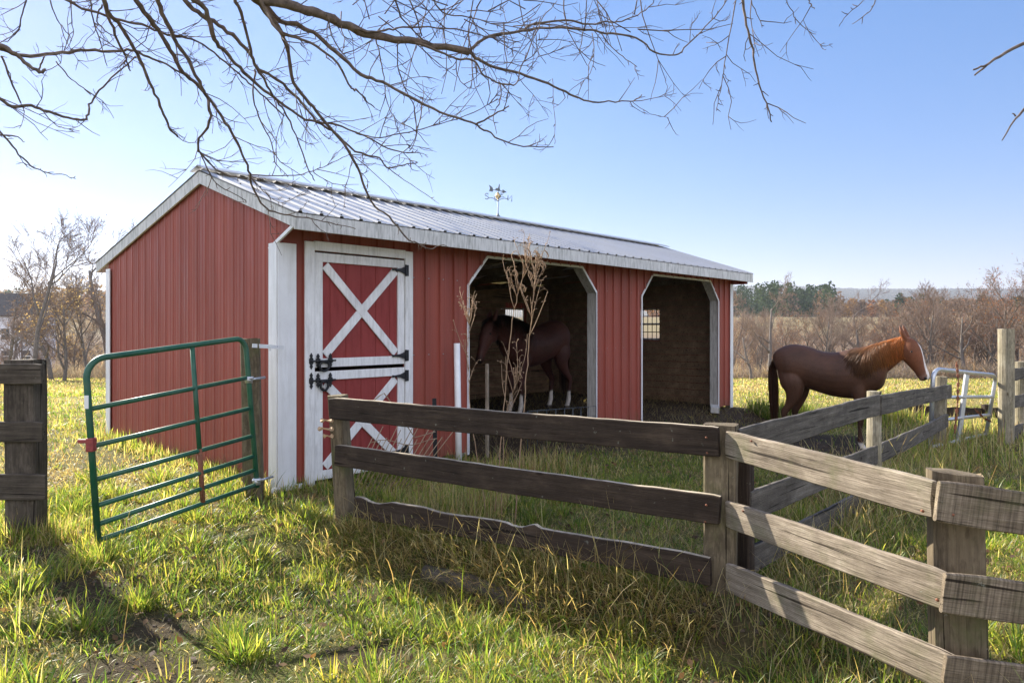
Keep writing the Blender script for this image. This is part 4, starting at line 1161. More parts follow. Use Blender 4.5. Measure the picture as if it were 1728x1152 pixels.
        kb = min(1.0, max(0.0, (0.88 - xq) / 0.28)); ry = ry + (max(0.255, ry) - ry) * kb; rz = rz + (max(0.36, rz) - rz) * kb
        base_ = len(hair[0]); wig = rr.uniform(0, 6.28)
        for j in range(7):
            t = j / 6; dz = L * t
            yy = ry * math.sqrt(max(0.0, 1 - (max(rz - dz - 0.004, 0) / rz) ** 2)) + off * min(1, t * 4)
            q = Vector((p.x + dx * t + 0.006 * math.sin(wig + 5 * t), side * yy, p.z + 0.006 - dz)); ww = w * (1 - t ** 2) + 0.0006
            hair[0] += [(q.x - ww, q.y, q.z), (q.x + ww, q.y + side * 0.003, q.z)]; hair[2] += [cv, cv]
        for j in range(6): hair[1].append((base_ + 2 * j, base_ + 2 * j + 1, base_ + 2 * j + 3, base_ + 2 * j + 2))
    nm = len(hair[0])
    me = np_mesh('mane', np.array(hair[0]), np.array(hair[1]), None, np.array(hair[2]), M['hair']); link_mesh('mane', me, None, root)
    hair = [[], [], []]
    for k in range(110):
        p = T(h0 + hup * 0.085 + Vector((rr.uniform(-.02, .02), rr.uniform(-.03, .03), 0)))
        lock(p, (0.6, rr.uniform(-.3, .3), 0.1), rr.uniform(0.08, 0.18), -1, 0.0025, np.array(mane_col(1.0)) * rr.uniform(0.7, 1.2))
    me = np_mesh('forelock', np.array(hair[0]), np.array(hair[1]), None, np.array(hair[2]), M['hair']); link_mesh('forelock', me, None, root)
    hair = [[], [], []]
    for k in range(300):
        a_ = rr.uniform(0, 6.28); r_ = 0.026 * math.sqrt(rr.random())
        p = Vector((-0.80 + r_ * math.cos(a_), r_ * math.sin(a_), 1.36 - 0.05 * rr.random())); L = rr.uniform(0.7, 1.13)
        pts = []; sx_, sy_ = rr.uniform(-1, 1), rr.uniform(-1, 1); base_ = len(hair[0]); cv = np.array(tail_col) * rr.uniform(0.5, 1.3)
        for j in range(9):
            t = j / 8; w_ = 0.055 * math.sin(min(1, t * 1.25) * 2.2)
            q = Vector((p.x - 0.115 * min(1, t * 5) + 0.05 * t + sx_ * w_, p.y + sy_ * w_, p.z - L * max(0, t - 0.03)))
            ww = 0.006 * (1 - t ** 2) + 0.0015; wd = Vector((math.cos(a_), math.sin(a_), 0))
            hair[0] += [tuple(q - wd * ww), tuple(q + wd * ww)]; hair[2] += [cv, cv]
        for j in range(8): hair[1].append((base_ + 2 * j, base_ + 2 * j + 1, base_ + 2 * j + 3, base_ + 2 * j + 2))
    me = np_mesh('tail', np.array(hair[0]), np.array(hair[1]), None, np.array(hair[2]), M['hair']); link_mesh('tail', me, None, root)
    return root

m, nt, bs = new_mat('coat')
at_ = N(nt, 'ShaderNodeAttribute', attribute_name='Col'); v = coords(nt, (9, 30, 9))
fur = noise(nt, v, 6, 5, 0.7); pat = noise(nt, coords(nt, (1, 1, 1)), 3.5, 4, 0.6)
cc = mix(nt, 1.0, at_.outputs['Color'], ramp(nt, fur, [(0.3, (0.72, 0.70, 0.68)), (0.7, (1.2, 1.2, 1.2))]), 'MULTIPLY')
cc = mix(nt, 1.0, cc, ramp(nt, pat, [(0.3, (0.72, 0.70, 0.68)), (0.7, (1.25, 1.2, 1.15))]), 'MULTIPLY')
nt.links.new(cc, bs.inputs['Base Color']); bs.inputs['Roughness'].default_value = 0.58
bs.inputs['Specular IOR Level'].default_value = 0.28
bump(nt, bs, noise(nt, coords(nt, (3, 3, 3)), 4, 4, 0.6), 0.18, 0.03)
M['coat'] = m
M['hair'] = mat_leafy('hair', 0.5, 0.5)
M['eye'] = mat_plain('eye', (0.012, 0.008, 0.006), 0.15, 0, 0.1, 5, 0.0)
neck1 = [((.46, 0, 1.22), .17, .26), ((.64, 0, 1.29), .135, .235), ((.80, 0, 1.375), .105, .205), ((.95, 0, 1.46), .085, .165), ((1.07, 0, 1.525), .075, .13), ((1.13, 0, 1.55), .065, .09)]
head1 = [((1.06, 0, 1.58), .07, .095), ((1.125, 0, 1.50), .095, .15), ((1.185, 0, 1.40), .098, .155), ((1.25, 0, 1.285), .08, .122), ((1.305, 0, 1.19), .064, .095), ((1.345, 0, 1.115), .062, .086), ((1.37, 0, 1.06), .057, .076), ((1.38, 0, 1.03), .035, .045)]
hz = float(ground_z(5.0, 10.4))
make_horse('horse', (4.76, 10.45, -0.19), R(-35), 'chestnut horse with a white blaze standing in the paddock right of the shed', (0.080, 0.037, 0.021), (1, 1, 1, 0), neck1, scaled(head1, 0.95), R(-14),
           lambda u_: np.array([0.19, 0.105, 0.06]) * (1 - min(1, 1.5 * max(0, u_ - 0.15))) + np.array([0.56, 0.235, 0.075]) * min(1, 1.5 * max(0, u_ - 0.15)), (0.085, 0.036, 0.02), True, 1.02, (0.0, 0.16), (0.05, 0.14), (0.16, 0.16, 0.17, 0.17))  # golden mane, brightened up the neck to paint in sunlight
neck2 = [((.46, 0, 1.22), .19, .28), ((.66, 0, 1.30), .16, .26), ((.84, 0, 1.37), .125, .225), ((1.0, 0, 1.41), .10, .18), ((1.13, 0, 1.42), .085, .14), ((1.19, 0, 1.41), .07, .10)]
head2 = [((1.12, 0, 1.45), .07, .085), ((1.19, 0, 1.365), .09, .13), ((1.255, 0, 1.255), .09, .13), ((1.31, 0, 1.135), .072, .10), ((1.355, 0, 1.03), .06, .08), ((1.385, 0, .945), .058, .072), ((1.40, 0, .89), .052, .062), ((1.405, 0, .86), .03, .035)]
hp_ = BC + 6.25 * BU + 2.05 * BV
make_horse('horse', (hp_[0], hp_[1], 0.06), math.atan2(-0.80, -0.60), 'dark bay horse with white hind socks inside the first open bay', (0.085, 0.030, 0.022), (1, 1, 1, 1), neck2, head2, R(-8),
           lambda u_: np.array([0.03, 0.02, 0.016]), (0.06, 0.028, 0.022), False, 1.12, (0.0, 0.12), (0.0, -0.10), (0.34, 0.34, 0.30, 0.30))
# ------------------------------------------------------------------ bare trees
def grow_tree(seed, h=8.0, r=0.16, fork=0.35, spread=0.9, levels=4, kids=(5, 6, 6, 5), lean=0.05, bend=0.12):
    """returns limb polylines [(points, radii, level)]"""
    rr = random.Random(seed); out = []
    def rv(): return Vector((rr.gauss(0, 1), rr.gauss(0, 1), rr.gauss(0, 1)))
    def limb(p, d, L, r0, lv):
        n = 7 if lv == 0 else 5 if lv < 3 else 3
        pts, rad = [p.copy()], [r0]; r1 = r0 * (0.35 if lv < 2 else 0.3)
        for k in range(n):
            d = (d + rv() * bend * (0.5 if lv == 0 else 1.0) + Vector((0, 0, 0.10 if lv else 0.15))).normalized()
            p = p + d * L / n; pts.append(p.copy()); rad.append(r0 + (r1 - r0) * (k + 1) / n)
        out.append((pts, rad, lv))
        if lv >= levels: return
        nk = kids[min(lv, len(kids) - 1)]
        for k in range(nk):
            u_ = (fork + (1 - fork) * (k + rr.random()) / nk) if lv == 0 else 0.25 + 0.75 * (k + rr.random()) / nk
            u_ = min(u_, 0.999); i = int(u_ * n); q = pts[i].lerp(pts[i + 1], u_ * n - i); rq = rad[i] + (rad[i + 1] - rad[i]) * (u_ * n - i)
            t = (pts[i + 1] - pts[i]).normalized(); s_ = rv(); s_ = (s_ - t * s_.dot(t)).normalized()
            nd = (t * rr.uniform(0.55, 0.9) + s_ * spread * rr.uniform(0.55, 1.0)).normalized()
            limb(q, nd, L * rr.uniform(0.42, 0.68) * (1.15 - 0.45 * u_), max(rq * rr.uniform(0.5, 0.72), 0.028 if lv == 0 else 0.018 if lv == 1 else 0.011), lv + 1)
    limb(Vector((0, 0, -0.3)), Vector((rr.gauss(0, lean), rr.gauss(0, lean), 1)).normalized(), h * 0.72, r, 0)
    return out

def leaf_cloud(name, pts, n, size, cols, rr, spread=0.25, mat=None):
    """many small leaf faces around the given twig points"""
    P = np.array([tuple(p) for p in pts]); k = rr.randint(0, len(P), n)
    c = P[k] + rr.normal(0, spread, (n, 3)); s = size * rr.uniform(0.6, 1.4, n)[:, None]
    a = rr.normal(size=(n, 3)); a /= np.linalg.norm(a, axis=1)[:, None]
    b = np.cross(a, rr.normal(size=(n, 3))); b /= np.linalg.norm(b, axis=1)[:, None] + 1e-9
    v = np.stack([c - a * s, c + b * s * 0.55, c + a * s, c - b * s * 0.55], 1).reshape(-1, 3)
    q = np.arange(4 * n).reshape(n, 4)
    cc = np.array(cols)[rr.randint(0, len(cols), n)] * rr.uniform(0.6, 1.3, (n, 1))
    return np_mesh(name, v, q, None, np.repeat(cc, 4, 0), mat or M['leaf'])

def tree_meshes(seed, leaf=None, sides=(8, 6, 4, 3, 3), **kw):
    L = grow_tree(seed, **kw); t, w = MB(), MB(); tips = []
    for pts, rad, lv in L:
        (t if lv < 2 else w).tube(pts, rad, sides[min(lv, 4)], cap=lv < 2, smooth=True)
        if lv >= 2: tips += pts[1:]
    res = [('trunk', t.mesh('trunk', M['bark_grey'])), ('crown', w.mesh('crown', M['twig']))]
    if leaf:
        n, size, cols = leaf
        res.append(('foliage', leaf_cloud('foliage', tips, n, size, cols, np.random.RandomState(seed))))
    return res

def place_tree(meshes, x, y, rz, sc, label, group=None, name='bare_tree', z=None):
    e = empty(name, (x, y, float(ground_z(x, y)) if z is None else z), rz); e.scale = (sc,) * 3 if not hasattr(sc, '__len__') else sc
    tag(e, label, 'tree', group)
    for nm, me in meshes: link_mesh(nm, me, None, e)
    return e

GOLD = [(0.42, 0.29, 0.16), (0.36, 0.24, 0.14), (0.30, 0.20, 0.13), (0.46, 0.36, 0.22)]
RUST = [(0.34, 0.115, 0.045), (0.28, 0.10, 0.05), (0.38, 0.17, 0.07), (0.22, 0.09, 0.05)]
BROWN = [(0.20, 0.12, 0.075), (0.25, 0.15, 0.09), (0.16, 0.10, 0.07)]
T0 = tree_meshes(101, (260, 0.05, BROWN), h=10.5, r=0.14, fork=0.40, spread=0.72, kids=(6, 7, 7, 6), lean=0.03)
T1 = tree_meshes(102, (900, 0.045, BROWN), h=8.0, r=0.13, fork=0.25, spread=0.85, kids=(7, 6, 6, 5))
T2 = tree_meshes(103, (1300, 0.05, GOLD), h=6.0, r=0.11, fork=0.15, spread=0.95, kids=(7, 6, 6, 5))
T3 = tree_meshes(104, (900, 0.045, RUST), h=8.0, r=0.14, fork=0.2, spread=0.9, kids=(8, 6, 6, 5))
T4 = tree_meshes(105, None, h=8.5, r=0.12, fork=0.2, spread=0.65, kids=(8, 6, 7, 5))
T5 = tree_meshes(106, (500, 0.05, BROWN), h=7.0, r=0.16, fork=0.3, spread=1.1, kids=(5, 6, 7, 6), bend=0.2)
T6 = tree_meshes(107, None, h=5.0, r=0.07, fork=0.05, spread=0.9, kids=(11, 7, 6, 4))
T7 = tree_meshes(108, None, h=9.0, r=0.19, fork=0.30, spread=0.95, kids=(4, 5, 6, 6), bend=0.15)
def tx(px, d): return (px - 864) / FPX * d
for ms, px, d, rz, sc, lab in (
    (T0, 52, 38, 0.6, 0.95, 'large dark bare tree forking above the white house at the far left'),
    (T7, 183, 58, 2.0, 1.55, 'bare tree rising behind the back eave of the shed'),
    (T2, 108, 42, 1.0, 1.12, 'small tree hung with golden backlit leaves between the big dark tree and the shed'),
    (T5, 88, 45, 3.3, 1.0, 'crooked leaning tree under the golden leaves left of the shed'),
    (T1, 12, 47, 0.3, 1.0, 'slim bare tree at the very left edge in front of the white house'),
    (T4, 150, 50, 4.2, 0.95, 'slender brown tree close beside the white back corner trim of the shed'),
    (T7, 1296, 50, 0.2, 0.84, 'tall bare grey tree with a straight trunk just right of the shed eave'),
    (T5, 1268, 47, 1.9, 0.62, 'leaning dark trunk at the edge of the thicket beside the shed'),
    (T7, 1462, 66, 1.1, 1.15, 'spreading bare tree directly behind the mane of the chestnut horse'),
    (T3, 1578, 56, 2.2, 0.92, 'rust leaved tree left of the tall round post'),
    (T5, 1622, 52, 0.7, 1.0, 'dark tangled tree above the silver gate'),
    (T3, 1694, 50, 4.4, 1.02, 'tallest orange tinted tree behind the tall round post'),
    (T1, 1728, 47, 5.0, 1.05, 'bare tree cut off by the right edge of the picture'),
    (T4, 1390, 57, 0.4, 0.80, 'thin grey tree behind the rump of the chestnut horse')):
    place_tree(ms, tx(px, d), d, rz, sc, lab)
rr = random.Random(78)
for k in range(14):
    d = rr.uniform(50, 64); px = 1245 + 36 * k + rr.uniform(-14, 14)
    place_tree((T7, T4, T5, T3, T4, T1)[k % 6], tx(px, d), d, rr.uniform(0, 6.28), rr.uniform(0.62, 0.98), 'bare tree at the near edge of the thicket behind the paddock', 'trees at the edge of the paddock thicket')
rr = random.Random(79)
for k in range(9):
    d = rr.uniform(52, 78); px = 1535 + 24 * k + rr.uniform(-10, 10)
    place_tree(T3, tx(px, d), d, rr.uniform(0, 6.28), rr.uniform(0.75, 1.05), 'rust tinted tree among those behind the silver gate and tall post', 'rust tinted trees behind the silver gate')
rr = random.Random(77)
protos = [T1, T3, T4, T5, T6, T1, T4, T6]
for k in range(96):
    d = 52 + 130 * rr.random() ** 1.5; px = rr.uniform(1225, 1790)
    place_tree(protos[k % 8], tx(px, d), d, rr.uniform(0, 6.28), rr.uniform(0.65, 1.05) * (0.85 + d / 300) * (1.0 if px > 1540 else 0.66), 'bare brown tree in the thicket beyond the paddock, right of the shed', 'trees of the thicket beyond the paddock')
for k in range(16):
    d = rr.uniform(52, 90); px = rr.uniform(-70, 215)
    place_tree((T2, T1, T6, T2, T4)[k % 5], tx(px, d), d, rr.uniform(0, 6.28), rr.uniform(0.5, 0.8) * (0.85 + d / 300), 'bare or golden leaved tree in the hedgerow left of the shed', 'trees of the hedgerow on the left')

# bramble and brush along the field edge, and the far woods: masses nobody could count
rr = random.Random(80)
for k in range(7):
    d = rr.uniform(54, 95); px = -30 + 17 * k + rr.uniform(-6, 6)
    place_tree((T4, T1, T6, T1)[k % 4], tx(px, d), d, rr.uniform(0, 6.28), rr.uniform(0.7, 1.0), 'thin bare tree screening the white house at far left', 'bare trees in front of the white house')
def brush(name, spots, mat, seed, cols):
    """spots: (x, y, z, height, width, n) - upright twig fans as thin triangles"""
    r = np.random.RandomState(seed); V, C = [], []
    for x, y, z, h, w, n in spots:
        b = np.stack([x + r.normal(0, w * 0.35, n), y + r.normal(0, w * 0.35, n), np.full(n, z - 0.1)], 1)
        b[:, 2] += h * 0.45 * r.random_sample(n) ** 1.3
        d = np.stack([r.normal(0, 0.55, n), r.normal(0, 0.55, n), np.abs(r.normal(0.8, 0.4, n))], 1); d /= np.linalg.norm(d, axis=1)[:, None]
        L = h * r.uniform(0.25, 0.65, n)[:, None]
        s = np.cross(d, r.normal(size=(n, 3))); s /= np.linalg.norm(s, axis=1)[:, None]
        wd = (0.004 + 0.00016 * y) * r.uniform(0.6, 1.6, n)[:, None]
        mid = b + d * L * 0.5 + r.normal(0, 0.05, (n, 3)) * L
        V.append(np.stack([b - s * wd, b + s * wd, mid + s * wd * 0.7, mid - s * wd * 0.7, b + d * L], 1).reshape(-1, 3))
        c = np.array(cols)[r.randint(0, len(cols), n)] * r.uniform(0.6, 1.35, (n, 1)); C.append(np.repeat(c, 5, 0))
    V = np.concatenate(V); C = np.concatenate(C); n = len(V) // 5; i = np.arange(n)[:, None] * 5
    me = np_mesh(name, V, i + np.array([[0, 1, 2, 3]]), i + np.array([[3, 2, 4]]), C, mat)
    return tag(link_mesh(name, me), kind='stuff')
TW = [(0.36, 0.29, 0.25), (0.30, 0.25, 0.22), (0.42, 0.33, 0.26), (0.22, 0.19, 0.18), (0.38, 0.25, 0.18)]
M['brush'] = mat_leafy('brush', 0.30, 0.9, spec=0.1)
r = np.random.RandomState(9); sp = []
for k in range(420):
    right = k % 5 != 0
    px = r.uniform(1215, 1840) if right else r.uniform(-120, 230); d = r.uniform(49, 56); x = tx(px, d)
    sp.append((x, d, float(ground_z(x, d)), r.uniform(0.7, 1.9), r.uniform(0.8, 1.6), 130))
brush('bramble', sp, M['brush'], 3, TW)
sp = []
for k in range(1000):
    d = 60 + 225 * r.random_sample() ** 1.2; px = r.uniform(1190, 1860) if k % 4 else r.uniform(-160, 260); x = tx(px, d)
    h = r.uniform(5, 9.5) * (0.85 + 0.25 * (d > 120)); 
    if d > 150 and 1300 < px < 1480 and k % 3: continue
    if px < 1520: h *= 0.78
    sp.append((x, d, float(ground_z(x, d)), h, r.uniform(1.6, 3.4), 110))
brush('far_thicket', sp, M['brush'], 4, TW + [(0.26, 0.12, 0.06)])
def far_woods():
    r = np.random.RandomState(12); V, C = [], []
    def puff(x, y, z, h, w, colr, n, sz):
        u_ = r.random_sample(n); a = r.uniform(0, 6.283, n); rad = w * np.sqrt(r.random_sample(n)) * np.sqrt(np.clip(1 - (2 * u_ - 0.9) ** 2 * 0.7, 0.05, 1))
        c = np.stack([x + rad * np.cos(a), y + rad * np.sin(a), z + h * (0.12 + 0.88 * u_)], 1)
        t = r.normal(size=(n, 3)); t /= np.linalg.norm(t, axis=1)[:, None]; b = np.cross(t, r.normal(size=(n, 3))); b /= np.linalg.norm(b, axis=1)[:, None]
        s = sz * r.uniform(0.6, 1.4, (n, 1))
        V.append(np.stack([c - t * s, c + b * s * 0.6, c + t * s, c - b * s * 0.6], 1).reshape(-1, 3))
        C.append(np.repeat(np.array(colr) * r.uniform(0.7, 1.3, (n, 1)), 4, 0))
    for k in range(900):
        d = r.uniform(330, 560); px = r.uniform(1100, 1900) if k % 3 else r.uniform(-250, 320); x = tx(px, d)
        pine = r.random_sample() < (0.75 if 1235 < px < 1400 else 0.12)
        hgt = (r.uniform(13, 19) if pine else r.uniform(10, 16)) * (1.0 if px < 1420 else 0.62)
        cl = ((0.035, 0.06, 0.03), (0.05, 0.075, 0.035))[k % 2] if pine else ((0.20, 0.13, 0.09), (0.15, 0.11, 0.085), (0.26, 0.115, 0.05), (0.29, 0.17, 0.06), (0.18, 0.12, 0.08))[r.randint(0, 5)]
        puff(x, d, float(ground_z(x, d)), hgt, hgt * (0.22 if pine else 0.36), cl, 170, 0.75)
    V = np.concatenate(V); C = np.concatenate(C)
    me = np_mesh('far_woods', V, np.arange(len(V)).reshape(-1, 4), None, C, mat_leafy('far_leaf', 0.25, 0.9, spec=0.1))
    tag(link_mesh('far_woods', me), kind='stuff')
far_woods()
def ridge_woods():
    r = np.random.RandomState(14); n = 90000
    y = r.uniform(1900, 3350, n); x = (r.uniform(1150, 1950, n) - 864) / FPX * y
    z = ground_z(x, y); s = r.uniform(3, 6, (n, 1)); c = np.stack([x, y, z + r.uniform(2, 14, n)], 1)
    t = r.normal(size=(n, 3)); t /= np.linalg.norm(t, axis=1)[:, None]; b = np.cross(t, r.normal(size=(n, 3))); b /= np.linalg.norm(b, axis=1)[:, None]
    V = np.stack([c - t * s, c + b * s, c + t * s, c - b * s], 1).reshape(-1, 3)
    cl = np.array([(0.055, 0.05, 0.055), (0.045, 0.045, 0.05), (0.07, 0.055, 0.05)])[r.randint(0, 3, n)] * r.uniform(0.6, 1.3, (n, 1))
    me = np_mesh('ridge_woods', V, np.arange(len(V)).reshape(-1, 4), None, np.repeat(cl, 4, 0), M['brush'])
    tag(link_mesh('ridge_woods', me), kind='stuff')
ridge_woods()

# ------------------------------------------------------------------ white house behind the hedgerow
hx, hy = tx(22, 105), 105.0; hzz = float(ground_z(hx, hy))
house = empty('house', (hx, hy, hzz), R(20)); tag(house, 'white clapboard house with a dark gable roof behind the trees at far left', 'house')
W2, D2, H2 = 4.6, 4.0, 12.2
w = MB(); w.add([(-W2, -D2, 0), (W2, -D2, 0), (W2, D2, 0), (-W2, D2, 0), (-W2, -D2, H2), (W2, -D2, H2), (W2, D2, H2), (-W2, D2, H2), (-W2, 0, H2 + 3), (W2, 0, H2 + 3)],
      [(0, 1, 5, 4), (2, 3, 7, 6), (1, 2, 6, 9, 5), (3, 0, 4, 8, 7)])
w.build('wall', mat_paint('clapboard', (0.74, 0.75, 0.77), (0.5, 0.5, 0.5), 0.3, 3.0, 0.7, streak=False), house)
w = MB()
for sy in (-1, 1):
    w.add([(-W2 - .4, sy * (D2 + .4), H2 - .25), (W2 + .4, sy * (D2 + .4), H2 - .25), (W2 + .4, 0, H2 + 3.12), (-W2 - .4, 0, H2 + 3.12), (-W2 - .4, sy * (D2 + .4), H2 - .05), (W2 + .4, sy * (D2 + .4), H2 - .05), (W2 + .4, 0, H2 + 3.32), (-W2 - .4, 0, H2 + 3.32)],
          [(0, 1, 2, 3), (7, 6, 5, 4), (0, 4, 5, 1), (1, 5, 6, 2), (0, 3, 7, 4)])
w.build('roof', mat_plain('shingle', (0.075, 0.065, 0.06), 0.9, 0, 0.3, 3), house)
for wx in (-2.6, 0.2, 2.8):
    for wz in (6.2, 9.4):
        f_ = MB().box((wx, -D2 - 0.04, wz), (1.25, 0.08, 1.9)).build('window', M['white_paint'], house)
        MB().box((wx, -D2 - 0.085, wz + 0.4), (1.0, 0.02, 0.75)).box((wx, -D2 - 0.085, wz - 0.45), (1.0, 0.02, 0.75)).build('pane', mat_plain('dark_glass', (0.04, 0.045, 0.055), 0.1, 0, 0.1), f_)

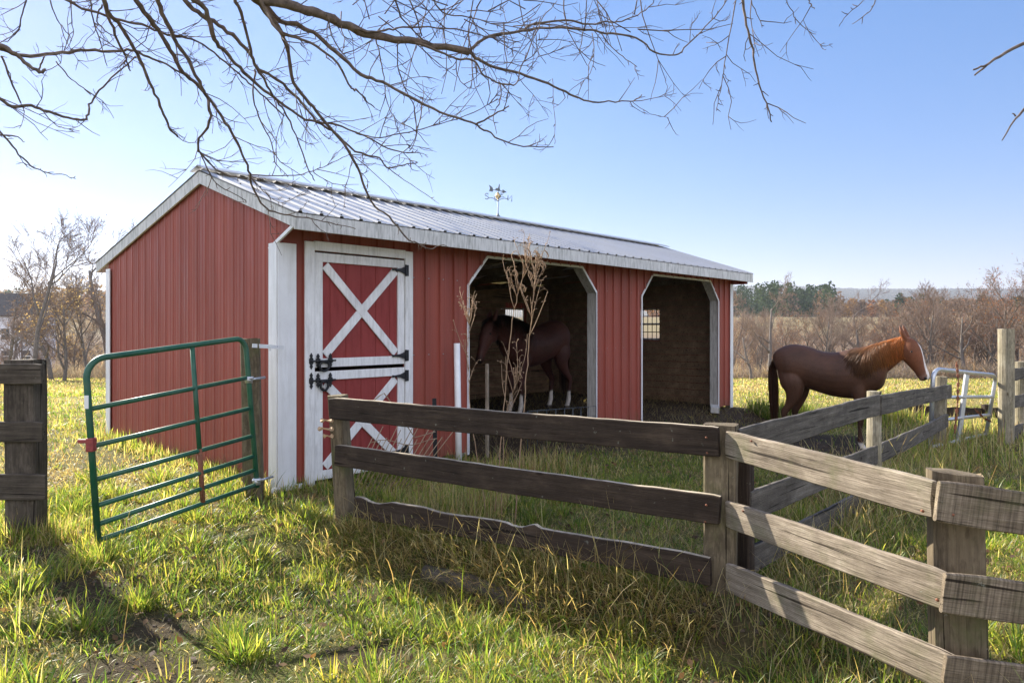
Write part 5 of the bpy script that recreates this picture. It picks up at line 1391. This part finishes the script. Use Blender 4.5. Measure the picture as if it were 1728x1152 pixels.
# ------------------------------------------------------------------ overhanging bare tree: limbs traced at their own distance
def limb_path(px, d0, d1):
    n = len(px); return [at(x, y, d0 + (d1 - d0) * k / max(1, n - 1)) for k, (x, y) in enumerate(px)]
LIMBS = [  # (pixels, depth start, depth end, radius start, radius end) ; those that leave the picture run on to the hub
 ([(430, -4), (500, 12), (535, 24), (587, 45), (632, 59), (708, 73), (792, 88)], 3.6, 4.2, .026, .021, 1),
 ([(792, 88), (812, 68), (847, 57), (892, 50), (934, 47), (986, 50), (1021, 56), (1073, 64), (1105, 88), (1139, 93), (1160, 76), (1190, 46), (1219, 13), (1225, -10)], 4.2, 5.0,   .014, .004, 0),
 ([(882, 52), (906, 40), (955, 35), (993, 42), (1017, 38), (1049, 36), (1083, 21), (1103, 5)], 4.45, 4.8, .012, .004, 0),
 ([(792, 88), (806, 101), (830, 111), (878, 125), (924, 142), (962, 160), (993, 172), (1028, 172), (1069, 170), (1083, 160)], 4.2, 4.6, .016, .004, 0),
 ([(1067, 173), (1097, 192), (1128, 199)], 4.6, 4.7, .003, .0018, 0),
 ([(700, 71), (743, 87), (771, 99), (799, 102), (819, 128), (847, 141), (871, 142), (877, 121), (899, 69), (917, 31), (940, 2)], 4.0, 4.3, .011, .003, 0),
 ([(844, 142), (844, 170), (833, 194), (838, 226)], 4.2, 4.2, .005, .0025, 0),
 ([(932, 132), (934, 174), (937, 215), (936, 243)], 4.4, 4.4, .003, .002, 0),
 ([(440, -4), (468, 33), (500, 42), (528, 56), (566, 87), (608, 125), (646, 139), (691, 163), (743, 189), (795, 208), (823, 222), (847, 238), (882, 246), (934, 248)], 3.7, 4.4, .020, .004, 1),
 ([(802, 210), (833, 194), (859, 179)], 4.2, 4.1, .009, .005, 0),
 ([(438, -4), (469, 52), (500, 62), (535, 78), (569, 108), (592, 148), (604, 153), (618, 170), (632, 182)], 3.6, 4.0, .014, .004, 1),
 ([(323, -4), (347, 17), (361, 66), (375, 83), (399, 108), (427, 135), (469, 170), (514, 201), (556, 208), (600, 222), (646, 247), (681, 257), (705, 257)], 3.6, 4.6, .019, .004, 1),
 ([(690, 255), (701, 236), (712, 181), (715, 160)], 4.5, 4.5, .005, .002, 0),
 ([(305, -4), (333, 21), (368, 42), (399, 66), (424, 94), (437, 118), (469, 135), (503, 167), (535, 205), (562, 222), (600, 255), (639, 267), (653, 283), (681, 278), (705, 274)], 3.7, 4.7, .018, .004, 1),
 ([(650, 280), (656, 285), (694, 312), (741, 344)], 4.7, 4.8, .006, .002, 0),
 ([(264, -4), (278, 31), (295, 66), (319, 104), (340, 146), (351, 170), (354, 205), (333, 243), (344, 264), (375, 292), (417, 302)], 3.7, 4.5, .018, .006, 1),
 ([(333, 243), (350, 285), (365, 310), (395, 327), (415, 338)], 4.3, 4.6, .007, .003, 0),
 ([(226, -4), (250, 28), (271, 59), (292, 94), (309, 122), (333, 142), (361, 177), (385, 215), (406, 250), (420, 288), (424, 312), (448, 351), (479, 361), (520, 368), (555, 375), (600, 386)], 3.8, 5.2, .020, .004, 1),
 ([(420, 295), (440, 318), (458, 335), (480, 345)], 4.9, 5.0, .006, .002, 0),
 ([(440, 320), (470, 322), (495, 318)], 4.9, 5.0, .004, .002, 0),
 ([(174, -4), (184, 24), (205, 45), (222, 76), (240, 108), (257, 149), (274, 187), (285, 215), (300, 231)], 3.7, 4.3, .017, .008, 1),
 ([(172, -4), (187, 38), (201, 73), (212, 97), (220, 120)], 3.8, 4.1, .014, .005, 1),
 ([(-4, 80), (21, 90), (52, 95), (104, 90), (149, 85), (194, 87), (222, 85), (250, 97), (278, 108), (309, 125)], 3.9, 4.5, .016, .008, 2),
 ([(0, 76), (21, 88), (42, 104), (66, 121), (76, 117)], 3.9, 4.0, .020, .010, 2),
 ([(66, 120), (70, 105), (76, 96)], 4.0, 4.0, .008, .005, 0),
 ([(-4, 163), (21, 179), (52, 179), (83, 189), (115, 198), (142, 203), (149, 187), (156, 167), (181, 139), (208, 115), (229, 95)], 3.9, 4.3, .014, .005, 2),
 ([(3, 94), (17, 135), (35, 174)], 3.9, 4.0, .009, .006, 0),
 ([(96, 104), (115, 128), (140, 148), (154, 161)], 4.1, 4.2, .006, .003, 0),
 ([(-4, 216), (21, 247), (45, 274), (73, 290), (104, 295), (128, 302)], 4.0, 4.3, .009, .002, 2),
 ([(-4, 228), (25, 230), (42, 240)], 4.0, 4.1, .008, .003, 2),
 ([(153, -4), (156, 31), (170, 69), (181, 112)], 3.9, 4.1, .007, .003, 1),
 ([(174, 8), (163, 31), (174, 49), (193, 61)], 3.8, 3.9, .007, .003, 0),
 ([(83, -4), (94, 28), (108, 49), (122, 66)], 4.0, 4.1, .006, .003, 1),
 ([(120, -4), (121, 35), (123, 62), (111, 84)], 4.1, 4.2, .005, .002, 1),
 ([(45, -4), (36, 31), (31, 52), (10, 66)], 4.1, 4.2, .007, .003, 1),
 ([(104, -4), (139, 14), (194, 31), (240, 42), (278, 57), (299, 62), (333, 69), (371, 97), (403, 125), (427, 146), (455, 172), (480, 196)], 3.8, 4.4, .011, .006, 1),
 ([(396, -4), (410, 31), (420, 76), (431, 111), (448, 139), (465, 167), (479, 187), (500, 229), (521, 285), (531, 305)], 3.6, 4.4, .014, .004, 1),
 ([(431, 118), (427, 156), (437, 198), (458, 243), (465, 274), (486, 299)], 4.0, 4.4, .008, .003, 0),
 ([(420, 295), (486, 297), (528, 288), (562, 274), (590, 260)], 4.7, 4.9, .006, .003, 0),
 ([(528, 290), (545, 302), (557, 312)], 4.8, 4.8, .005, .002, 0),
 ([(424, -4), (455, 28), (476, 59), (486, 90), (496, 139), (521, 174), (549, 205), (587, 253), (608, 295), (625, 340), (656, 365), (684, 400), (705, 410), (725, 419), (748, 413)], 3.6, 5.0, .019, .004, 1),
 ([(1253, -4), (1261, 42), (1270, 84), (1278, 131), (1293, 173), (1302, 206)], 3.6, 3.8, .011, .004, 1),
 ([(1242, -4), (1230, 63), (1221, 122), (1215, 156), (1209, 188)], 3.8, 4.0, .005, .002, 1),
 ([(1221, 122), (1225, 132), (1234, 137)], 3.9, 3.9, .003, .002, 0),
 ([(1324, -4), (1337, 21), (1354, 46), (1377, 58)], 3.8, 3.9, .004, .002, 1),
 ([(1265, -4), (1277, 24), (1286, 47)], 3.7, 3.8, .004, .002, 1),
 ([(1463, -4), (1430, 25), (1416, 45)], 3.9, 4.0, .004, .002, 1),
 ([(1480, -4), (1468, 19), (1438, 41)], 3.9, 4.0, .005, .002, 1),
 ([(1362, -4), (1368, 8), (1374, 16)], 3.9, 3.9, .006, .003, 1),
 ([(600, 49), (628, 54), (656, 50), (681, 47), (736, 47), (778, 50), (819, 62), (850, 62)], 3.9, 4.3, .010, .004, 0),
 ([(667, -4), (677, 28), (708, 62), (730, 75)], 3.8, 4.1, .008, .004, 1),
 ([(690, -4), (706, 40), (712, 60)], 3.9, 4.1, .007, .004, 1),
 ([(730, -4), (745, 20), (790, 30), (830, 40), (862, 55)], 3.9, 4.3, .007, .003, 1),
 ([(800, -4), (792, 40), (790, 80)], 4.0, 4.2, .006, .003, 1),
 ([(635, 66), (642, 104), (649, 139), (653, 174), (668, 200), (684, 212)], 4.0, 4.2, .006, .002, 0),
 ([(672, 70), (671, 110), (684, 150), (698, 180), (703, 225), (690, 250)], 4.0, 4.4, .006, .003, 0),
 ([(553, 30), (560, 60), (578, 90), (590, 100)], 3.7, 3.9, .006, .003, 0),
 ([(600, 225), (640, 232), (690, 222), (740, 210), (800, 190), (840, 166)], 4.4, 4.2, .006, .003, 0),
 ([(590, 253), (601, 282), (615, 293), (622, 278)], 4.7, 4.7, .005, .002, 0),
 ([(1013, 55), (1030, 78), (1050, 95), (1075, 113)], 4.7, 4.6, .006, .003, 0),
 ([(985, 50), (980, 75), (978, 88), (962, 92)], 4.6, 4.6, .005, .002, 0),
 ([(1000, 55), (1003, 90), (995, 125), (960, 155)], 4.6, 4.5, .005, .002, 0),
 ([(840, 135), (862, 158), (880, 167)], 4.2, 4.2, .004, .002, 0),
 ([(771, 99), (772, 125), (785, 145), (800, 149), (820, 138)], 4.1, 4.2, .005, .002, 0),
 ([(890, 120), (908, 95), (905, 70), (925, 62)], 4.3, 4.3, .004, .002, 0),
]
rr = random.Random(5)
tr = MB(); tw = MB()
hub = at(330, -330, 3.3); hubr = at(1330, -260, 3.4); hubl = at(-260, 60, 3.3)
trunk_top = Vector((-3.4, -0.9, 3.0))
def wobble(pts, amp, sub=4):
    out = []
    A = [np.array(p) for p in pts]
    for i in range(len(A) - 1):
        p0, p1, p2, p3 = A[max(i - 1, 0)], A[i], A[i + 1], A[min(i + 2, len(A) - 1)]
        for k in range(sub):
            t = k / sub
            q = 0.5 * (2 * p1 + (p2 - p0) * t + (2 * p0 - 5 * p1 + 4 * p2 - p3) * t * t + (3 * p1 - p0 - 3 * p2 + p3) * t ** 3)
            out.append(Vector(q) + Vector((rr.uniform(-1, 1), rr.uniform(-1, 1), rr.uniform(-1, 1))) * amp)
    out.append(Vector(A[-1])); return out
def twig(p, d, L, r0, lv=0):
    q = [p.copy()]; n = 4
    for k in range(n):
        d = (d + Vector((rr.gauss(0, 1), rr.gauss(0, 1), rr.gauss(0, 1))) * 0.20 + Vector((0, 0, 0.06))).normalized(); q.append(q[-1] + d * L / n)
    tw.tube(q, list(np.linspace(r0, r0 * 0.45, n + 1)), 4, cap=True)
    if lv < 2:
        for k in range(rr.randint(1, 3) if lv == 0 else rr.randint(0, 2)):
            i = rr.randint(1, n - 1); s_ = Vector((rr.gauss(0, 1), rr.gauss(0, 1), rr.gauss(0, 1))).normalized()
            twig(q[i], (d + s_ * 0.9).normalized(), L * rr.uniform(0.3, 0.6), r0 * 0.7, lv + 1)
for px, d0, d1, r0, r1, kind in LIMBS:
    pts = limb_path(px, d0, d1)
    # in depth the limb is not flat: let it wander
    ph = rr.uniform(0, 6.28)
    P = wobble(pts, 0.0035 + 0.12 * r0)
    if r0 < 0.0205: r0, r1 = r0 * 0.68, max(r1 * 0.75, 0.0016)
    rad = list(np.linspace(r0, r1, len(P)))
    rad = [q * (1 + rr.uniform(-0.10, 0.13)) for q in rad]
    if kind:
        h = {1: hubr if px[0][0] > 1000 else hub, 2: hubl}[kind]
        first = P[0]; ext = [h + Vector((rr.uniform(-.25, .25), rr.uniform(-.2, .2), rr.uniform(-.2, .2))), h.lerp(first, 0.55) + Vector((0, 0, 0.10))]
        P = ext + P; rad = [r0 * 1.7, r0 * 1.25] + rad
    tr.tube(P, rad, 8 if r0 > .009 else 5)
    L = sum((a - b).length for a, b in zip(P[2:], P[3:]))
    step = 0.055 if r0 > 0.006 else 0.05
    start = 2 if kind else 0
    for k in range(int(L / step)):
        i = rr.randint(start, len(P) - 2); q = P[i].lerp(P[i + 1], rr.random()); t = (P[i + 1] - P[i]).normalized()
        s_ = Vector((rr.gauss(0, 1), rr.gauss(0, 0.7), rr.gauss(0, 1))); s_ = (s_ - t * s_.dot(t)).normalized()
        u_ = i / len(P)
        if rr.random() < 0.68: twig(q, (t * 0.6 + s_).normalized(), rr.uniform(0.012, 0.05), 0.0030, 2)      # spur buds
        else: twig(q, (t * 0.75 + s_ * 0.7).normalized(), rr.uniform(0.12, 0.46) * (1.1 - 0.5 * u_), 0.0030, 0)
for k in range(60):      # net of fine twigs high in the middle
    q = at(rr.uniform(560, 1090), rr.uniform(-40, 55), rr.uniform(3.8, 4.9)); a_ = rr.uniform(0, 6.28)
    twig(q, Vector((math.cos(a_), rr.uniform(-.3, .3), math.sin(a_) - 0.2)).normalized(), rr.uniform(0.25, 0.6), 0.0040, 0)
tr.tube([trunk_top, Vector((-2.9, 0.6, 3.9)), hub], [0.16, 0.12, 0.085], 12)
tr.tube([hub, at(700, -300, 3.2), at(1050, -300, 3.3), hubr], [0.08, 0.05, 0.035, 0.025], 10)
tr.tube([trunk_top, Vector((-4.2, 1.4, 3.0)), hubl], [0.12, 0.08, 0.045], 10)
tree = empty('overhanging_tree', (-3.5, -1.1, 0)); tag(tree, 'leafless tree whose long drooping branches hang into the top of the view', 'tree')
mv = lambda mb: [setattr(mb, 'v', [(a - tree.location.x, b - tree.location.y, c_) for a, b, c_ in mb.v]), mb][1]
mv(tr).build('branch', M['bark'], tree); mv(tw).build('twig', M['fine_twig'], tree)
MB().tube([(0, 0, -0.4), (0, 0.02, 0.3), (0.03, 0.06, 1.6), trunk_top - tree.location + Vector((0, 0, 0.05))], [0.36, 0.26, 0.21, 0.18], 16).build('trunk', M['bark'], tree)
# a second tree stands outside on the right; two of its shoots reach into the picture
tr = MB(); tw = MB()
for px, d0, d1, r0, r1 in (([(1800, 40), (1728, 74), (1687, 95), (1666, 110), (1645, 127)], 2.6, 2.5, .0075, .003), ([(1666, 110), (1655, 113), (1642, 118)], 2.5, 2.5, .004, .003), ([(1790, 100), (1728, 185), (1712, 202), (1691, 237)], 2.6, 2.5, .006, .002), ([(1715, 196), (1708, 192)], 2.5, 2.5, .003, .002)):
    P = wobble(limb_path(px, d0, d1), 0.002, 3); tr.tube(P, list(np.linspace(r0, r1, len(P))), 7)
tr.tube([at(1800, 40, 2.6), at(2050, -60, 2.5), Vector((4.3, 1.6, 3.2))], [.0075, .015, .03], 7); tr.tube([at(1790, 100, 2.6), at(2000, -20, 2.5), Vector((4.3, 1.6, 3.1))], [.006, .013, .03], 7)
t2 = empty('overhanging_tree', (4.4, 1.5, 0)); tag(t2, 'tree outside the right edge with two bare shoots in the upper right sky', 'tree')
tree = t2; mv(tr).build('branch', M['bark'], t2)
MB().tube([(0, 0, -0.4), (0, 0, 0.5), (-0.05, 0.05, 2.0), (-0.1, 0.1, 3.4)], [0.2, 0.15, 0.12, 0.06], 12).build('trunk', M['bark'], t2)
# ------------------------------------------------------------------ grass, leaves: masses of blades
def blades(name, x, y, h, lean, az, w, colr, mat, curl=1.0, z0=None, kind='stuff'):
    """one bent tapering blade per entry; lean is the angle of the tip from upright"""
    n = len(x); z = ground_z(x, y) if z0 is None else z0
    b = np.stack([x, y, z - 0.012], 1)
    dirh = np.stack([np.cos(az), np.sin(az), np.zeros(n)], 1); side = np.stack([-np.sin(az), np.cos(az), np.zeros(n)], 1)
    rr_ = np.random.RandomState(len(x) % 9973); tw_ = rr_.uniform(-0.9, 0.9, n)[:, None]
    V = []
    p = b.copy(); ts = (0.0, 0.34, 0.68, 1.0)
    for k, t in enumerate(ts):
        if k:
            a = lean * (0.35 + 0.75 * curl * (ts[k] + ts[k - 1]) / 2) 
            L = h * (ts[k] - ts[k - 1])
            p = p + dirh * (np.sin(a) * L)[:, None] + np.array([0, 0, 1.0]) * (np.cos(a) * L)[:, None]
        s = side * np.cos(tw_) + dirh * np.sin(tw_)
        ww = (w * (1.0, 0.95, 0.65, 0)[k])[:, None]
        if k < 3: V += [p - s * ww, p + s * ww]
        else: V.append(p)
    V = np.stack(V, 1)
    lowest = (ground_z(V[:, 6, 0], V[:, 6, 1]) if z0 is None else np.full(n, -9)) + 0.006
    V[:, 6, 2] = np.maximum(V[:, 6, 2], lowest)
    V = V.reshape(-1, 3)
    i = np.arange(n)[:, None] * 7
    q = np.concatenate([i + np.array([[0, 1, 3, 2]]), i + np.array([[2, 3, 5, 4]])]); t3 = i + np.array([[4, 5, 6]])
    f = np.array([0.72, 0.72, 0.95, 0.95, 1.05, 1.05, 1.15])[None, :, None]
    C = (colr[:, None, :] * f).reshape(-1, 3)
    me = np_mesh(name, V, q, t3, C, mat)
    return tag(link_mesh(name, me), kind=kind)

G = np.random.RandomState(2024)
GREEN = np.array([(0.15, 0.24, 0.035), (0.225, 0.30, 0.045), (0.30, 0.335, 0.06), (0.095, 0.175, 0.04), (0.37, 0.38, 0.09)])
STRAW = np.array([(0.50, 0.40, 0.20), (0.42, 0.32, 0.16), (0.32, 0.22, 0.115), (0.58, 0.50, 0.29)])
def pick(tab, n): return tab[G.randint(0, len(tab), n)] * G.uniform(0.7, 1.3, (n, 1))
def in_shed(x, y):
    s, t = barn_st(x, y); return (s > -0.03) & (s < BL + 0.03) & (t > -0.03) & (t < BW + 0.03)
def view_pts(n, d0, d1, pad=1.14, power=1.0):
    """uniform over the ground seen between the depths d0 and d1"""
    u = G.random_sample(n); y = np.sqrt(d0 ** 2 + (d1 ** 2 - d0 ** 2) * u) if power == 1 else d0 * (d1 / d0) ** u
    x = G.uniform(-1, 1, n) * 0.735 * pad * y
    return x, y
# tufts in the near yard: clump centres, blades lean away from the centre
def tufted(name, ncl, per, d0, d1, h0, h1, power=1, wmul=1.0, straw=0.25):
    cx, cy = view_pts(ncl, d0, d1, 1.16, power)
    keep = (~in_shed(cx, cy)) & (G.random_sample(ncl) > 0.93 * dirt_mask(cx, cy))
    patch = wav(cx, cy, 1.5, 31) + 0.6 * wav(cx, cy, 4.0, 32)
    keep &= G.random_sample(ncl) < np.clip(0.65 + 1.9 * patch, 0.12, 1)
    cx, cy, patch = cx[keep], cy[keep], patch[keep]; m = len(cx)
    sz = G.gamma(2.2, 0.5, m) * np.clip(0.95 + 0.7 * patch, 0.5, 1.8); rc = 0.035 + 0.05 * sz
    k = np.repeat(np.arange(m), np.maximum(3, (per * np.clip(sz, 0.35, 2.2)).astype(int))); n = len(k)
    a = G.uniform(0, 6.283, n); r_ = np.sqrt(G.random_sample(n)) * rc[k] * (1 + 0.25 * (cy[k] > 8) * cy[k] / 8)
    x = cx[k] + r_ * np.cos(a); y = cy[k] + r_ * np.sin(a)
    h = (h0 + (h1 - h0) * G.random_sample(n) ** 1.6) * np.clip(0.55 + 0.45 * sz[k], 0.5, 1.7)
    d_ = FB - FA; e_ = d_ / np.hypot(*d_); b_ = -(x - FA[0]) * e_[1] + (y - FA[1]) * e_[0]; h = h * np.where((b_ > -0.1) & (x > -1.5), 0.62, 1.0)
    az = a + G.normal(0, 0.7, n); lean = np.clip(G.normal(0.78, 0.45, n) + 0.40 * r_ / rc[k], 0.05, 1.9)
    hue = G.random_sample(m); isS = G.random_sample(n) < (straw * (0.4 + 1.4 * hue[k]))
    c = np.where(isS[:, None], pick(STRAW, n), pick(GREEN, n) * (0.75 + 0.5 * hue[k])[:, None])
    c[:, 0] *= np.where(isS, 1, 0.85 + 0.5 * hue[k] ** 2)
    w = (0.0022 + 0.0024 * G.random_sample(n)) * wmul * np.clip(y / 6, 0.9, 20)
    ok = ~in_shed(x, y)
    blades(name, x[ok], y[ok], h[ok], lean[ok], az[ok], w[ok], c[ok], M['grass'])
tufted('grass', 4300, 34, 2.3, 8.0, 0.035, 0.125, 1, 1.12, 0.16)
tufted('grass', 4200, 16, 8.0, 22, 0.05, 0.17, 2, 0.9, 0.35)
# short matted growth and dead thatch between the tufts
def mat_layer(name, n, d0, d1, power, h0, h1, straw, wm=1.0, lean0=1.15):
    x, y = view_pts(n, d0, d1, 1.16, power); ok = (~in_shed(x, y)) & (G.random_sample(n) > 0.90 * dirt_mask(x, y)); x, y = x[ok], y[ok]; n = len(x)
    p = 0.5 + 0.5 * np.clip(wav(x, y, 0.9, 41) * 1.6 + wav(x, y, 3.3, 42), -1, 1)
    isS = G.random_sample(n) < straw * (0.35 + 1.3 * p)
    c = np.where(isS[:, None], pick(STRAW, n), pick(GREEN, n))
    blades(name, x, y, h0 + (h1 - h0) * G.random_sample(n), np.clip(G.normal(lean0, 0.4, n), 0.05, 1.7), G.uniform(0, 6.283, n), (0.0018 + 0.0022 * G.random_sample(n)) * wm * np.clip(y / 6, 0.9, 20), c, M['grass'])
mat_layer('turf', 150000, 2.3, 8.0, 1, 0.02, 0.08, 0.66, 1.0, 1.40)
mat_layer('turf', 70000, 8.0, 24, 2, 0.03, 0.10, 0.65, 1.0, 1.05)
mat_layer('field_grass', 90000, 22, 54, 2, 0.05, 0.17, 0.65, 1.1, 0.85)
# lush grass in the shade of the paddock and rank grass along fence lines and walls
def strip(name, a, b, n, wid, h0, h1, straw, lean0=0.6, green=1.0, side=None):
    a, b = np.array(a), np.array(b); u = G.random_sample(n); o = G.normal(0, wid, n); d = (b - a) / np.hypot(*(b - a))
    x = a[0] + (b[0] - a[0]) * u - d[1] * o; y = a[1] + (b[1] - a[1]) * u + d[0] * o
    ok = ~in_shed(x, y); x, y = x[ok], y[ok]; n = len(x)
    isS = G.random_sample(n) < straw; c = np.where(isS[:, None], pick(STRAW, n), pick(GREEN, n) * green)
    cl = 0.55 + 0.75 * (wav(x, y, 3.0, 51) + 0.5)
    az = G.uniform(0, 6.283, n) if side is None else G.normal(side, 0.9, n)
    blades(name, x, y, (h0 + (h1 - h0) * G.random_sample(n) ** 1.8) * np.clip(cl, 0.35, 1.5), np.clip(G.normal(lean0, 0.45, n), 0.03, 1.9), az, (0.0020 + 0.0022 * G.random_sample(n)) * np.clip(y / 6, 0.85, 9), c, M['grass'])
EN = np.array([-0.523, -0.852])     # from the paddock towards the lane
strip('long_grass', FA + 0.20 * EN + [0.15, 0], FB + 0.22 * EN, 5200, 0.14, 0.08, 0.26, 0.62, 1.45, 0.7, R(-120))
strip('long_grass', FA + [0.1, 0.0], FB, 900, 0.10, 0.06, 0.20, 0.5, 0.9, 0.8, R(-115))
strip('long_grass', FA + [0.1, 0.35], FB + [0.1, 0.35], 3500, 0.22, 0.05, 0.16, 0.35)
strip('long_grass', (1.3, 4.0), (2.5, 2.3), 1500, 0.16, 0.06, 0.24, 0.45)
strip('long_grass', (1.4, 4.3), (6.3, 10.0), 5500, 0.22, 0.08, 0.34, 0.50, 0.8)
strip('long_grass', BC - 0.15 * BV - 0.1 * BU, BC - 0.15 * BV + 2.3 * BU, 1500, 0.10, 0.05, 0.18, 0.4)
strip('long_grass', BC - 0.12 * BU, BC + 4.9 * BV - 0.12 * BU, 3000, 0.12, 0.05, 0.22, 0.4)
strip('dead_stems', FA + 0.12 * EN + [0.2, 0], FB + 0.15 * EN, 900, 0.16, 0.22, 0.60, 0.95, 1.25, 0.7, R(-100))
strip('dead_stems', (1.45, 4.2), (4.2, 7.6), 900, 0.35, 0.25, 0.65, 0.95, 1.0)
strip('dead_stems', (1.2, 3.9), (2.2, 2.6), 350, 0.20, 0.18, 0.45, 0.9, 1.1)
strip('long_grass', (-3.9, 5.25), (-3.3, 5.25), 900, 0.10, 0.08, 0.25, 0.5)
strip('long_grass', (-5.9, 5.35), (-3.6, 5.3), 1800, 0.10, 0.08, 0.30, 0.5)
strip('long_grass', (-2.5, 6.55), (-2.35, 6.5), 500, 0.10, 0.08, 0.32, 0.5)
strip('long_grass', (4.75, 13.5), (5.8, 13.7), 2600, 0.28, 0.12, 0.42, 0.1, 0.6, 0.6)
strip('long_grass', (6.0, 12.6), (7.2, 12.7), 2600, 0.35, 0.10, 0.34, 0.35)
strip('long_grass', (5.6, 9.0), (8.5, 12.5), 2600, 0.5, 0.12, 0.50, 0.6)
strip('long_grass', (-0.9, 5.9), (-0.1, 5.7), 1500, 0.25, 0.15, 0.45, 0.65)
strip('long_grass', (-1.1, 6.4), (0.6, 8.0), 3000, 0.35, 0.08, 0.32, 0.6)
def area(name, n, x0, x1, y0, y1, h0, h1, straw, green=1.0):
    x = G.uniform(x0, x1, n); y = G.uniform(y0, y1, n)
    d = FB - FA; e = d / np.hypot(*d); b = -(x - FA[0]) * e[1] + (y - FA[1]) * e[0]
    ok = (~in_shed(x, y)) & (b > 0.1) & (G.random_sample(n) > dirt_mask(x, y)) & (wav(x, y, 1.9, 61) > -0.45); x, y = x[ok], y[ok]; n = len(x)
    isS = G.random_sample(n) < straw; c = np.where(isS[:, None], pick(STRAW, n), pick(GREEN, n) * green)
    blades(name, x, y, h0 + (h1 - h0) * G.random_sample(n) ** 1.5, np.clip(G.normal(0.6, 0.4, n), 0.03, 1.7), G.uniform(0, 6.283, n), (0.0022 + 0.002 * G.random_sample(n)) * np.clip(y / 6, 0.9, 9), c, M['grass'])
area('lush_grass', 22000, -1.0, 4.0, 4.0, 9.0, 0.03, 0.10, 0.08, 0.75)
area('lush_grass', 10000, 1.6, 6.0, 2.6, 6.5, 0.03, 0.12, 0.15, 0.8)
# bigger rank clumps in the lane
def clumps(name, n, d0, d1):
    cx, cy = view_pts(n, d0, d1); ok = (~in_shed(cx, cy)) & (dirt_mask(cx, cy) < 0.3); cx, cy = cx[ok], cy[ok]; m = len(cx)
    k = np.repeat(np.arange(m), 95); n = len(k); a = G.uniform(0, 6.283, n); r_ = 0.11 * np.sqrt(G.random_sample(n)) * G.uniform(0.6, 1.3, m)[k]
    h = (0.07 + 0.13 * G.random_sample(n)) * G.uniform(0.75, 1.35, m)[k]; hue = G.random_sample(m)[k]
    isS = G.random_sample(n) < 0.10; c = np.where(isS[:, None], pick(STRAW, n), pick(GREEN, n) * (0.7 + 0.4 * hue)[:, None])
    blades(name, cx[k] + r_ * np.cos(a), cy[k] + r_ * np.sin(a), h, np.clip(G.normal(0.75, 0.35, n) + 3.0 * r_, 0.1, 1.8), a + G.normal(0, 0.6, n), 0.0024 + 0.0024 * G.random_sample(n), c, M['grass'])
clumps('grass_clump', 170, 2.6, 7.5)
# dead seed stalks here and there
x, y = view_pts(380, 3.0, 11); ok = (~in_shed(x, y)) & (wav(x, y, 1.0, 71) > 0.1); x, y = x[ok], y[ok]; n = len(x)
blades('dry_stem', x, y, G.uniform(0.25, 0.6, n), np.clip(G.normal(0.5, 0.35, n), 0.05, 1.4), G.uniform(0, 6.283, n), np.full(n, 0.0016), pick(STRAW, n), M['grass'], 0.6)
# old bedding trodden into the floor of the shed
s_ = G.uniform(2.5, BL - 0.1, 7000); t_ = G.uniform(-1.0, BW - 0.15, 7000); x = BC[0] + s_ * BU[0] + t_ * BV[0]; y = BC[1] + s_ * BU[1] + t_ * BV[1]
blades('straw_bedding', x, y, G.uniform(0.05, 0.20, 7000), np.clip(G.normal(1.5, 0.12, 7000), 1.1, 1.75), G.uniform(0, 6.283, 7000), np.full(7000, 0.0035), pick(STRAW, 7000) * 0.55, M['grass'], 0.5)
# fallen leaves
def litter(n, d0, d1):
    x, y = view_pts(n, d0, d1); ok = ~in_shed(x, y); x, y = x[ok], y[ok]; n = len(x)
    z = ground_z(x, y) + G.uniform(0.01, 0.05, n); c = np.stack([x, y, z], 1)
    t = G.normal(size=(n, 3)); t[:, 2] *= 0.35; t /= np.linalg.norm(t, axis=1)[:, None]; b = np.cross(t, np.array([0, 0, 1.0]) + 0.5 * G.normal(size=(n, 3))); b /= np.linalg.norm(b, axis=1)[:, None]
    s = G.uniform(0.012, 0.034, (n, 1)); V = np.stack([c - t * s, c - t * s * .2 + b * s * 0.55, c + t * s, c - t * s * .2 - b * s * 0.55], 1).reshape(-1, 3)
    cl = np.array([(0.20, 0.11, 0.055), (0.13, 0.075, 0.042), (0.28, 0.17, 0.085), (0.10, 0.06, 0.04)])[G.randint(0, 4, n)]
    me = np_mesh('fallen_leaves', V, np.arange(4 * n).reshape(n, 4), None, np.repeat(cl, 4, 0), M['leaf']); tag(link_mesh('fallen_leaves', me), kind='stuff')
litter(2600, 2.6, 9)
# clods of dark soil in the bare patches
def clods(n, d0, d1):
    x, y = view_pts(n, d0, d1); ok = (dirt_mask(x, y) > 0.45); x, y = x[ok], y[ok]; z = ground_z(x, y); mb = MB(); rq = random.Random(8)
    for a, b, c in zip(x, y, z):
        r_ = rq.uniform(0.006, 0.02); vs = [Vector((rq.gauss(0, 1), rq.gauss(0, 1), rq.gauss(0, 1))).normalized() * r_ * rq.uniform(0.7, 1.2) for _ in range(1)]
        s_ = MB().sphere((0, 0, 0), (r_ * rq.uniform(.7, 1.4), r_, r_ * .7), 6, 4)
        mb.add([Vector((a, b, c)) + Vector(v) * rq.uniform(0.75, 1.25) for v in s_.v], s_.f)
    tag(mb.build('soil_clods', M['soil']), kind='stuff')
clods(6000, 2.6, 11)

# ------------------------------------------------------------------ haze in the valley air
hz_ = MB().box((0, 0, 110), (12600, 12600, 260)).build('haze')
tag(hz_, kind='stuff')
hm = bpy.data.materials.new('haze'); hm.use_nodes = True
ht = hm.node_tree; ht.nodes.remove(ht.nodes['Principled BSDF'])
pv = ht.nodes.new('ShaderNodeVolumePrincipled')
pv.inputs['Color'].default_value = (0.80, 0.86, 0.95, 1)
pv.inputs['Density'].default_value = 0.00019
pv.inputs['Anisotropy'].default_value = 0.35
ht.links.new(pv.outputs[0], ht.nodes['Material Output'].inputs['Volume'])
hz_.data.materials.append(hm)
